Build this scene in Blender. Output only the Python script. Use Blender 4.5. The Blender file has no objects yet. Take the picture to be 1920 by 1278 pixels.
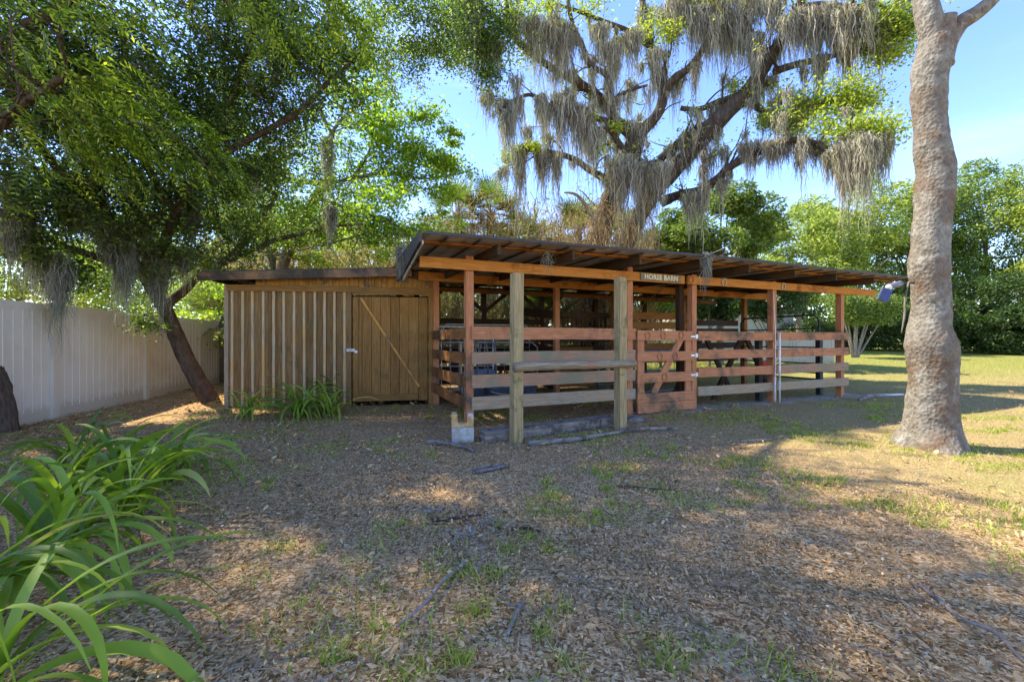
import bpy, math, random
import numpy as np
from mathutils import Vector, Matrix
R = math.radians
rng = np.random.default_rng(11)
random.seed(5)
S = bpy.context.scene
C = S.collection
# ---------------------------------------------------------------- camera
F = 780.0            # focal length in photo pixels (1920 wide)
EYE = 1.25
cam = bpy.data.cameras.new('camera')
cam.sensor_width = 36.0
cam.lens = 36.0 * F / 1920.0
cam.clip_start = 0.05
cam.clip_end = 3000
cam_o = bpy.data.objects.new('camera', cam)
C.objects.link(cam_o)
cam_o.location = (0, 0, EYE)
cam_o.rotation_euler = (R(90), 0, 0)
S.camera = cam_o
# ---------------------------------------------------------------- sky, sun, exposure
SUN_AZ = math.atan2(-0.93, 0.30)      # direction towards the sun measured from +Y towards +X
SUN_EL = R(50)
w = bpy.data.worlds.new('World'); S.world = w; w.use_nodes = True
nt = w.node_tree
sky = nt.nodes.new('ShaderNodeTexSky')
sky.sky_type = 'NISHITA'; sky.sun_disc = False
sky.sun_elevation = SUN_EL; sky.sun_rotation = SUN_AZ
sky.air_density = 1.0; sky.dust_density = 0.05; sky.ozone_density = 2.0
hs = nt.nodes.new('ShaderNodeHueSaturation'); hs.inputs['Saturation'].default_value = 1.16; hs.inputs['Hue'].default_value = 0.517; hs.inputs['Value'].default_value = 0.82
nt.links.new(sky.outputs[0], hs.inputs['Color']); 
h2 = nt.nodes.new('ShaderNodeHueSaturation'); h2.inputs['Saturation'].default_value = 0.45; h2.inputs['Value'].default_value = 1.1
nt.links.new(hs.outputs[0], h2.inputs['Color'])
tcn = nt.nodes.new('ShaderNodeTexCoord'); mpn = nt.nodes.new('ShaderNodeMapping'); mpn.inputs['Scale'].default_value = (1.2, 1.2, 6.0); mpn.inputs['Rotation'].default_value = (0.35, 0.25, 0)
nt.links.new(tcn.outputs['Generated'], mpn.inputs['Vector'])
ns_ = nt.nodes.new('ShaderNodeTexNoise'); ns_.inputs['Scale'].default_value = 1.6; ns_.inputs['Detail'].default_value = 7; ns_.inputs['Roughness'].default_value = 0.55; ns_.inputs['Distortion'].default_value = 0.4
nt.links.new(mpn.outputs[0], ns_.inputs['Vector'])
crn = nt.nodes.new('ShaderNodeValToRGB'); crn.color_ramp.elements[0].position = 0.52; crn.color_ramp.elements[1].position = 0.85; crn.color_ramp.elements[1].color = (0.3, 0.3, 0.3, 1)
nt.links.new(ns_.outputs[0], crn.inputs[0])
mxn = nt.nodes.new('ShaderNodeMix'); mxn.data_type = 'RGBA'
nt.links.new(crn.outputs[0], mxn.inputs[0]); nt.links.new(hs.outputs[0], mxn.inputs[6]); nt.links.new(h2.outputs[0], mxn.inputs[7])
nt.links.new(mxn.outputs[2], nt.nodes['Background'].inputs[0])
nt.nodes['Background'].inputs[1].default_value = 0.15
sl = bpy.data.lights.new('sun', 'SUN'); sl.energy = 3.0; sl.angle = R(0.6); sl.color = (1.0, 0.89, 0.70)
so = bpy.data.objects.new('sun', sl); C.objects.link(so)
sd = Vector((math.sin(SUN_AZ) * math.cos(SUN_EL), math.cos(SUN_AZ) * math.cos(SUN_EL), math.sin(SUN_EL)))
so.rotation_euler = sd.to_track_quat('Z', 'Y').to_euler()
so.location = (-8, 2, 20)
S.view_settings.view_transform = 'Standard'; S.view_settings.look = 'None'
S.view_settings.exposure = 2.12; S.view_settings.gamma = 1.0
S.render.engine = 'CYCLES'
S.cycles.max_bounces = 7; S.cycles.diffuse_bounces = 4; S.cycles.transmission_bounces = 4
S.cycles.transparent_max_bounces = 4

def at(px, py, z):
    """point at distance z whose place in the photograph is px, py"""
    return Vector(((px - 960.0) / F * z, z, EYE + (639.0 - py) / F * z))
def gp(px, z, h=0.0):
    return Vector(((px - 960.0) / F * z, z, h))
def ground_h(x, y):
    d = np.clip(np.asarray(y, float) - 11.0, 0, 60)
    r = np.clip((np.asarray(x, float) + 2) / 6.0, 0, 1)
    return 0.034 * np.minimum(d, 30) * r
# ---------------------------------------------------------------- materials
MATS = {}
def newmat(name):
    m = bpy.data.materials.new(name); m.use_nodes = True
    n = m.node_tree.nodes; b = n['Principled BSDF']
    return m, m.node_tree, n, b
def ramp(t, stops, src, interp='LINEAR'):
    r = t.nodes.new('ShaderNodeValToRGB'); e = r.color_ramp.elements
    r.color_ramp.interpolation = interp
    while len(e) < len(stops): e.new(0.5)
    for i, (p, c) in enumerate(stops):
        e[i].position = p; e[i].color = (*c, 1) if len(c) == 3 else c
    t.links.new(src, r.inputs[0]); return r.outputs[0]
def noise(t, vec, scale, detail=5, rough=0.6, dist=0.0):
    n = t.nodes.new('ShaderNodeTexNoise'); n.inputs['Scale'].default_value = scale
    n.inputs['Detail'].default_value = detail; n.inputs['Roughness'].default_value = rough
    n.inputs['Distortion'].default_value = dist
    if vec is not None: t.links.new(vec, n.inputs['Vector'])
    return n.outputs[0]
def mapping(t, vec, scale):
    m = t.nodes.new('ShaderNodeMapping'); m.inputs['Scale'].default_value = scale
    t.links.new(vec, m.inputs['Vector']); return m.outputs[0]
def mix(t, a, b, f, mode='MIX'):
    m = t.nodes.new('ShaderNodeMix'); m.data_type = 'RGBA'; m.blend_type = mode
    for sock, v in ((m.inputs[6], a), (m.inputs[7], b)):
        if isinstance(v, tuple): sock.default_value = (*v, 1)
        else: t.links.new(v, sock)
    if isinstance(f, float): m.inputs[0].default_value = f
    else: t.links.new(f, m.inputs[0])
    return m.outputs[2]
def bump(t, b, src, s, d=0.01):
    n = t.nodes.new('ShaderNodeBump'); n.inputs['Strength'].default_value = s; n.inputs['Distance'].default_value = d
    t.links.new(src, n.inputs['Height']); t.links.new(n.outputs[0], b.inputs['Normal'])
def wood(name, c1, c2, worn=None, amount=0.5, rough=0.8, worn2=None, pscale=1.1, gscale=28):
    m, t, n, b = newmat(name)
    uv = n.new('ShaderNodeUVMap').outputs[0]
    g = n.new('ShaderNodeNewGeometry')
    grain = noise(t, mapping(t, uv, (1.5, gscale, 1)), 1.6, 8, 0.65, 0.4)
    col = ramp(t, [(0.3, c1), (0.68, c2)], grain)
    fine = noise(t, mapping(t, uv, (6, 160, 1)), 1.0, 3, 0.6)
    col = mix(t, col, ramp(t, [(0.35, (0.55, 0.5, 0.45)), (0.7, (1.15, 1.1, 1.05))], fine), 0.6, 'MULTIPLY')
    rnd = ramp(t, [(0, (0.74, 0.72, 0.7)), (1, (1.2, 1.18, 1.15))], g.outputs['Random Per Island'])
    col = mix(t, col, rnd, 0.8, 'MULTIPLY')
    if worn:
        pat = noise(t, g.outputs['Position'], pscale, 6, 0.7, 0.6)
        k = ramp(t, [(max(0, 0.62 - amount * 0.35), (0, 0, 0)), (min(1, 0.72 - amount * 0.25), (1, 1, 1))], pat)
        wc = ramp(t, [(0.3, worn), (0.7, worn2 or worn)], noise(t, mapping(t, uv, (3, 20, 1)), 2.0, 6, 0.7))
        col = mix(t, col, wc, k)
    t.links.new(col, b.inputs['Base Color']); b.inputs['Roughness'].default_value = rough
    b.inputs['Specular IOR Level'].default_value = 0.06
    bump(t, b, grain, 0.5, 0.006)
    MATS[name] = m; return m
def plain(name, col, rough=0.6, metal=0.0, var=0.25, scale=6, bumps=0.15, stain=None, splash=None):
    m, t, n, b = newmat(name)
    g = n.new('ShaderNodeNewGeometry')
    ns = noise(t, g.outputs['Position'], scale, 7, 0.65)
    c0 = tuple(x * (1 - var) for x in col); c1 = tuple(min(1, x * (1 + var)) for x in col)
    c = ramp(t, [(0.3, c0), (0.7, c1)], ns)
    if stain:
        k = ramp(t, [(0.5, (0, 0, 0)), (0.66, (1, 1, 1))], noise(t, g.outputs['Position'], scale * 0.6, 8, 0.7, 0.5))
        c = mix(t, c, stain, k)
    t.links.new(c, b.inputs['Base Color']); b.inputs['Roughness'].default_value = rough; b.inputs['Metallic'].default_value = metal
    bump(t, b, noise(t, g.outputs['Position'], scale * 8, 4, 0.6), bumps, 0.01)
    if splash:
        sx = n.new('ShaderNodeSeparateXYZ'); t.links.new(g.outputs['Position'], sx.inputs[0])
        q = n.new('ShaderNodeMath'); q.operation = 'MULTIPLY_ADD'; t.links.new(noise(t, g.outputs['Position'], 5, 6, 0.7), q.inputs[0]); q.inputs[1].default_value = -0.38; t.links.new(sx.outputs[2], q.inputs[2])
        c = mix(t, splash, c, ramp(t, [(0.0, (0.4,) * 3), (0.10, (1, 1, 1))], q.outputs[0])); t.links.new(c, b.inputs['Base Color'])
    MATS[name] = m; return m
def leaf(name, stops, trans=0.45, rough=0.45, patch=None, tcol=1.6, spec=0.35):
    m, t, n, b = newmat(name)
    g = n.new('ShaderNodeNewGeometry')
    col = ramp(t, stops, g.outputs['Random Per Island'])
    if patch:
        col = mix(t, col, patch, ramp(t, [(0.52, (0, 0, 0)), (0.7, (.8, .8, .8))], noise(t, g.outputs['Position'], 0.55, 4, 0.6)))
    t.links.new(col, b.inputs['Base Color']); b.inputs['Roughness'].default_value = rough
    b.inputs['Specular IOR Level'].default_value = spec
    tr = n.new('ShaderNodeBsdfTranslucent')
    tc = mix(t, col, (tcol, tcol * 1.08, tcol * 0.55), 1.0, 'MULTIPLY'); t.links.new(tc, tr.inputs[0])
    ms = n.new('ShaderNodeMixShader'); ms.inputs[0].default_value = trans
    t.links.new(b.outputs[0], ms.inputs[1]); t.links.new(tr.outputs[0], ms.inputs[2])
    t.links.new(ms.outputs[0], n['Material Output'].inputs[0])
    MATS[name] = m; return m
def bark(name, c1, c2, scale=9, strength=0.8, stretch=(1, 1, 0.3), c3=None, lichen=None):
    m, t, n, b = newmat(name)
    g = n.new('ShaderNodeNewGeometry'); p = g.outputs['Position']
    a = noise(t, mapping(t, p, stretch), scale, 9, 0.7, 0.5)
    v = n.new('ShaderNodeTexVoronoi'); v.inputs['Scale'].default_value = scale * 2.2
    t.links.new(mapping(t, p, stretch), v.inputs['Vector'])
    col = ramp(t, [(0.3, c1), (0.7, c2)], a)
    if c3: col = mix(t, col, c3, ramp(t, [(0.46, (0, 0, 0)), (0.62, (1, 1, 1))], noise(t, p, 1.7, 6, 0.7, 0.3)))
    if lichen:
        col = mix(t, col, lichen, ramp(t, [(0.56, (0, 0, 0)), (0.66, (.7, .7, .7))], noise(t, mapping(t, p, (1.3, 1.3, 1)), 3.1, 8, 0.75, 0.8)))
        col = mix(t, col, (0.06, 0.05, 0.04), ramp(t, [(0.62, (0, 0, 0)), (0.68, (.6, .6, .6))], noise(t, mapping(t, p, (1, 1, 2.6)), 4.3, 6, 0.7, 0.5)))
    col = mix(t, col, ramp(t, [(0.0, (0.6, 0.58, 0.55)), (0.5, (1.1, 1.1, 1.1))], v.outputs[0]), 0.5, 'MULTIPLY')
    t.links.new(col, b.inputs['Base Color']); b.inputs['Roughness'].default_value = 0.9
    b.inputs['Specular IOR Level'].default_value = 0.05
    add = n.new('ShaderNodeMath'); add.operation = 'ADD'
    t.links.new(a, add.inputs[0]); t.links.new(v.outputs[0], add.inputs[1])
    bump(t, b, add.outputs[0], strength, 0.03)
    MATS[name] = m; return m
wood('beam_stain', (0.40, 0.15, 0.035), (0.66, 0.29, 0.075), (0.24, 0.08, 0.02), 0.2)
wood('red_stain', (0.38, 0.155, 0.075), (0.60, 0.28, 0.15), (0.20, 0.14, 0.09), 0.30, worn2=(0.045, 0.04, 0.035))
wood('worn_rail', (0.32, 0.175, 0.11), (0.50, 0.30, 0.20), (0.22, 0.19, 0.10), 0.5, worn2=(0.24, 0.21, 0.16), pscale=1.6)
wood('grey_rail', (0.27, 0.19, 0.13), (0.48, 0.36, 0.25), (0.18, 0.155, 0.09), 0.5, worn2=(0.42, 0.34, 0.26), pscale=2.2)
wood('post_wood', (0.22, 0.165, 0.08), (0.50, 0.40, 0.22), (0.20, 0.18, 0.06), 0.2, worn2=(0.05, 0.045, 0.03), pscale=2.5)
wood('shed_plank', (0.13, 0.077, 0.032), (0.33, 0.205, 0.095), (0.10, 0.085, 0.03), 0.2, worn2=(0.12, 0.10, 0.04), pscale=1.3)
wood('batten_pale', (0.32, 0.24, 0.15), (0.66, 0.54, 0.37), (0.55, 0.33, 0.12), 0.4, pscale=3)
wood('door_plank', (0.17, 0.088, 0.028), (0.38, 0.21, 0.075), (0.12, 0.08, 0.03), 0.25, worn2=(0.17, 0.12, 0.05))
wood('fascia_wood', (0.18, 0.105, 0.06), (0.36, 0.225, 0.135), (0.06, 0.05, 0.04), 0.5)
wood('bamboo', (0.42, 0.20, 0.05), (0.75, 0.42, 0.12), (0.20, 0.15, 0.10), 0.4, pscale=4)
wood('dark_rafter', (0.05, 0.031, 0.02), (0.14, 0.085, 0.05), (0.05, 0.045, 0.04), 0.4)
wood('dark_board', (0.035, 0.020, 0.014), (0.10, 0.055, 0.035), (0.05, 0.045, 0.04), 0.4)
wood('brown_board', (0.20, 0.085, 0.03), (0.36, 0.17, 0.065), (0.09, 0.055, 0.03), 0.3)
wood('sleeper_wood', (0.10, 0.09, 0.085), (0.40, 0.36, 0.33), (0.08, 0.07, 0.06), 0.4, pscale=5)
wood('log_wood', (0.13, 0.105, 0.07), (0.42, 0.35, 0.25), (0.30, 0.16, 0.10), 0.25, pscale=5)
wood('sign_wood', (0.18, 0.14, 0.10), (0.32, 0.27, 0.21), (0.22, 0.21, 0.22), 0.5, pscale=8)
plain('letter_cream', (0.72, 0.63, 0.40), 0.7, scale=30)
plain('roof_metal', (0.52, 0.42, 0.34), 0.7, 0.0, 0.3, 2.2, 0.1, stain=(0.25, 0.15, 0.09))
plain('roof_edge', (0.045, 0.04, 0.038), 0.75, 0.0, 0.4, 8, 0.2)
plain('flashing', (0.42, 0.39, 0.33), 0.6, 0.0, 0.3, 9)
plain('vinyl', (0.63, 0.575, 0.505), 0.45, 0, 0.05, 1.2, 0.02, stain=(0.53, 0.475, 0.40), splash=(0.42, 0.36, 0.28))
plain('vinyl_seam', (0.74, 0.69, 0.62), 0.45, 0, 0.05, 1.2, 0.02)
plain('vinyl_post', (0.56, 0.50, 0.42), 0.45, 0, 0.08, 1.2, 0.02)
plain('pale_fence', (0.40, 0.36, 0.28), 0.7, 0, 0.12, 3)
plain('galvanised', (0.42, 0.45, 0.50), 0.42, 0.7, 0.3, 14, 0.05)
plain('blue_grey_steel', (0.14, 0.17, 0.24), 0.5, 0.4, 0.3, 9)
plain('black_steel', (0.025, 0.026, 0.028), 0.6, 0.2, 0.4, 12)
plain('concrete', (0.42, 0.41, 0.39), 0.9, 0, 0.22, 16, 0.6, stain=(0.30, 0.27, 0.22))
plain('warm_lit_concrete', (0.46, 0.27, 0.10), 0.9, 0, 0.35, 14, 0.6, stain=(0.55, 0.50, 0.42))  # warm light on the upper block put into its concrete colour
plain('white_pipe', (0.72, 0.70, 0.66), 0.45, 0, 0.12, 8, 0.05, stain=(0.45, 0.38, 0.30))
plain('red_plastic', (0.40, 0.07, 0.045), 0.5, 0, 0.2, 8)
plain('solar_blue', (0.03, 0.04, 0.11), 0.35, 0.2, 0.2, 20, 0.02)
plain('grey_plastic', (0.12, 0.12, 0.14), 0.4, 0, 0.1, 8, 0.03)
plain('house_wall', (0.42, 0.40, 0.36), 0.8, 0, 0.06, 3)
plain('rope', (0.50, 0.45, 0.36), 0.9, 0, 0.2, 30)
bark('oak_bark', (0.035, 0.027, 0.022), (0.14, 0.115, 0.095), 7, 1.0, c3=(0.065, 0.045, 0.034))
bark('grey_bark', (0.10, 0.088, 0.07), (0.27, 0.25, 0.21), 14, 0.5, (1, 1, 0.8), c3=(0.13, 0.09, 0.06), lichen=(0.34, 0.34, 0.29))
bark('dark_bark', (0.045, 0.032, 0.025), (0.14, 0.10, 0.075), 9, 1.0)
bark('branch_bark', (0.09, 0.075, 0.055), (0.24, 0.205, 0.16), 10, 0.6)
bark('dead_bark', (0.12, 0.10, 0.085), (0.36, 0.31, 0.26), 12, 0.6)
G_DARK = [(0, (0.024, 0.042, 0.012)), (0.5, (0.055, 0.088, 0.020)), (0.85, (0.12, 0.165, 0.034)), (1, (0.24, 0.29, 0.05))]
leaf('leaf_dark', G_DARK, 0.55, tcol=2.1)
leaf('leaf_bright', [(0, (0.08, 0.15, 0.015)), (0.5, (0.20, 0.31, 0.025)), (1, (0.40, 0.50, 0.05))], 0.5)
leaf('leaf_frond', [(0, (0.05, 0.085, 0.012)), (0.5, (0.12, 0.175, 0.024)), (0.85, (0.24, 0.30, 0.035)), (1, (0.46, 0.50, 0.06))], 0.55, tcol=2.0)
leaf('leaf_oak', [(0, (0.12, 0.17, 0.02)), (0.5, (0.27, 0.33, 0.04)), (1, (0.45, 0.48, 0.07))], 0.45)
leaf('leaf_back', [(0, (0.05, 0.09, 0.018)), (0.5, (0.13, 0.195, 0.04)), (1, (0.27, 0.33, 0.085))], 0.4)
leaf('leaf_yellowish', [(0, (0.09, 0.13, 0.022)), (0.5, (0.23, 0.29, 0.05)), (1, (0.42, 0.46, 0.10))], 0.4)
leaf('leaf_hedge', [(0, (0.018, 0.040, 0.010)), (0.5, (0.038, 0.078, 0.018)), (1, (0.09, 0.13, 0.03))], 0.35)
leaf('palm_leaf', [(0, (0.05, 0.09, 0.02)), (0.5, (0.10, 0.16, 0.03)), (1, (0.20, 0.24, 0.06))], 0.35)
leaf('dry_leaf', [(0, (0.14, 0.085, 0.045)), (0.5, (0.28, 0.19, 0.10)), (1, (0.44, 0.34, 0.20))], 0.3, 0.8)
leaf('moss', [(0, (0.12, 0.11, 0.09)), (0.5, (0.31, 0.285, 0.24)), (1, (0.58, 0.545, 0.47))], 0.35, 0.95, tcol=1.25)
leaf('moss_dark', [(0, (0.12, 0.115, 0.10)), (0.5, (0.25, 0.24, 0.21)), (1, (0.42, 0.41, 0.37))], 0.35, 0.95, tcol=1.2)
leaf('lily', [(0, (0.08, 0.14, 0.016)), (0.45, (0.18, 0.28, 0.025)), (0.85, (0.32, 0.42, 0.05)), (0.93, (0.36, 0.40, 0.10)), (1, (0.36, 0.26, 0.10))], 0.35, 0.5)
leaf('litter_leaf', [(0, (0.11, 0.065, 0.03)), (0.3, (0.28, 0.175, 0.085)), (0.6, (0.46, 0.31, 0.155)), (0.85, (0.62, 0.44, 0.23)), (0.93, (0.60, 0.27, 0.08)), (1, (0.74, 0.58, 0.33))], 0.1, 0.85, tcol=1.0, spec=0.0)
leaf('lawn_blade', [(0, (0.22, 0.17, 0.07)), (0.4, (0.38, 0.29, 0.12)), (0.8, (0.54, 0.42, 0.20)), (1, (0.28, 0.30, 0.08))], 0.3, 0.7, patch=(0.27, 0.29, 0.08), tcol=1.2)
leaf('weed', [(0, (0.14, 0.20, 0.02)), (0.5, (0.27, 0.34, 0.04)), (1, (0.50, 0.50, 0.12))], 0.35, 0.6)

def ground_mat():
    m, t, n, b = newmat('ground')
    g = n.new('ShaderNodeNewGeometry'); p = g.outputs['Position']
    fl = mapping(t, p, (1, 1, 0.2))
    v = n.new('ShaderNodeTexVoronoi'); v.inputs['Scale'].default_value = 38; v.inputs['Randomness'].default_value = 1
    dv = n.new('ShaderNodeMix'); dv.data_type = 'RGBA'; dv.blend_type = 'ADD'; dv.inputs[0].default_value = 0.06
    nn = n.new('ShaderNodeTexNoise'); nn.inputs['Scale'].default_value = 9; t.links.new(fl, nn.inputs['Vector'])
    t.links.new(fl, dv.inputs[6]); t.links.new(nn.outputs[1], dv.inputs[7])
    t.links.new(dv.outputs[2], v.inputs['Vector'])
    sep = n.new('ShaderNodeSeparateColor'); t.links.new(v.outputs[1], sep.inputs[0])
    def cells(sx_, sy_, sc, rot):
        mp = n.new('ShaderNodeMapping'); mp.inputs['Scale'].default_value = (sx_, sy_, 0.2); mp.inputs['Rotation'].default_value = (0, 0, rot)
        t.links.new(dv.outputs[2], mp.inputs['Vector'])
        vv = n.new('ShaderNodeTexVoronoi'); vv.inputs['Scale'].default_value = sc; t.links.new(mp.outputs[0], vv.inputs['Vector'])
        ss = n.new('ShaderNodeSeparateColor'); t.links.new(vv.outputs[1], ss.inputs[0])
        c_ = ramp(t, [(0, (0.10, 0.052, 0.018)), (0.30, (0.25, 0.145, 0.055)), (0.55, (0.42, 0.27, 0.125)), (0.8, (0.58, 0.41, 0.21)), (0.94, (0.74, 0.57, 0.34)), (1, (0.55, 0.22, 0.06))], ss.outputs[0])
        return c_, vv.outputs[0]
    ca, da = cells(1, 2.6, 34, 0.5); cb, db = cells(2.8, 1, 30, 0.2); cc2, dc = cells(1, 1.3, 75, 1.1)
    mk = ramp(t, [(0.48, (0, 0, 0)), (0.52, (1, 1, 1))], noise(t, fl, 26, 2, 0.5))
    mk2 = ramp(t, [(0.52, (0, 0, 0)), (0.56, (1, 1, 1))], noise(t, fl, 17, 3, 0.6))
    lit = mix(t, mix(t, ca, cb, mk), cc2, mk2)
    dirt = ramp(t, [(0.38, (0.10, 0.066, 0.038)), (0.62, (0.42, 0.30, 0.175))], noise(t, fl, 30, 9, 0.75))
    col = mix(t, lit, dirt, ramp(t, [(0.42, (0.0,) * 3), (0.68, (0.55,) * 3)], noise(t, fl, 1.4, 8, 0.8)))
    # dry tan grass and green patches on the lawn side
    gr = ramp(t, [(0.3, (0.20, 0.15, 0.07)), (0.7, (0.46, 0.35, 0.17))], noise(t, mapping(t, p, (60, 25, 1)), 1.0, 6, 0.7))
    gg = ramp(t, [(0.3, (0.14, 0.15, 0.035)), (0.7, (0.30, 0.31, 0.08))], noise(t, mapping(t, p, (50, 20, 1)), 1.0, 6, 0.7))
    grs = mix(t, gr, gg, ramp(t, [(0.50, (0, 0, 0)), (0.72, (.7, .7, .7))], noise(t, fl, 0.45, 5, 0.65)))
    sx = n.new('ShaderNodeSeparateXYZ'); t.links.new(p, sx.inputs[0])
    def math_(op, a, bb):
        q = n.new('ShaderNodeMath'); q.operation = op
        for i, vv in enumerate((a, bb)):
            if isinstance(vv, (int, float)): q.inputs[i].default_value = vv
            else: t.links.new(vv, q.inputs[i])
        return q.outputs[0]
    far = mix(t, grs, gg, ramp(t, [(0.0, (0, 0, 0)), (1.0, (1, 1, 1))], math_('MULTIPLY', math_('SUBTRACT', sx.outputs[1], 10.0), 0.15)))
    # distance from the line that runs out from the barn front to the near right
    dd = math_('ADD', math_('MULTIPLY', sx.outputs[0], 0.83), math_('MULTIPLY', sx.outputs[1], 0.12))
    dd = math_('ADD', dd, math_('MULTIPLY', math_('SUBTRACT', noise(t, fl, 1.1, 7, 0.7), 0.5), 3.2))
    k = ramp(t, [(0.0, (0, 0, 0)), (1.0, (1, 1, 1))], math_('MULTIPLY', math_('SUBTRACT', dd, 2.3), 0.6))
    col = mix(t, col, far, k)
    # bare pale sand under and in front of the gate
    q = math_('SUBTRACT', math_('ADD', math_('MULTIPLY', sx.outputs[0], -0.39), math_('MULTIPLY', sx.outputs[1], 0.921)), 5.73)
    band = math_('SUBTRACT', 0.75, math_('ABSOLUTE', math_('ADD', q, -0.15), 0))
    band = math_('MULTIPLY', band, 1.3)
    xr = math_('MULTIPLY', math_('SUBTRACT', sx.outputs[0], 1.2), 1.2)
    xr2 = math_('MULTIPLY', math_('SUBTRACT', 8.6, sx.outputs[0]), 1.2)
    kk = math_('MINIMUM', math_('MINIMUM', band, xr), xr2)
    kk = math_('ADD', kk, math_('MULTIPLY', math_('SUBTRACT', noise(t, fl, 2.3, 7, 0.75), 0.62), 2.6))
    sand = ramp(t, [(0.3, (0.32, 0.29, 0.27)), (0.7, (0.58, 0.54, 0.50))], noise(t, fl, 14, 8, 0.75))
    col = mix(t, col, sand, ramp(t, [(0.15, (0, 0, 0)), (0.55, (0.9, 0.9, 0.9))], kk))
    t.links.new(col, b.inputs['Base Color']); b.inputs['Roughness'].default_value = 0.95
    b.inputs['Specular IOR Level'].default_value = 0.0
    hh = n.new('ShaderNodeMath'); hh.operation = 'ADD'
    t.links.new(mix(t, da, db, mk), hh.inputs[0]); t.links.new(noise(t, fl, 22, 8, 0.8), hh.inputs[1])
    bump(t, b, hh.outputs[0], 0.7, 0.015)
    MATS['ground'] = m
ground_mat()
M = MATS
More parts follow.
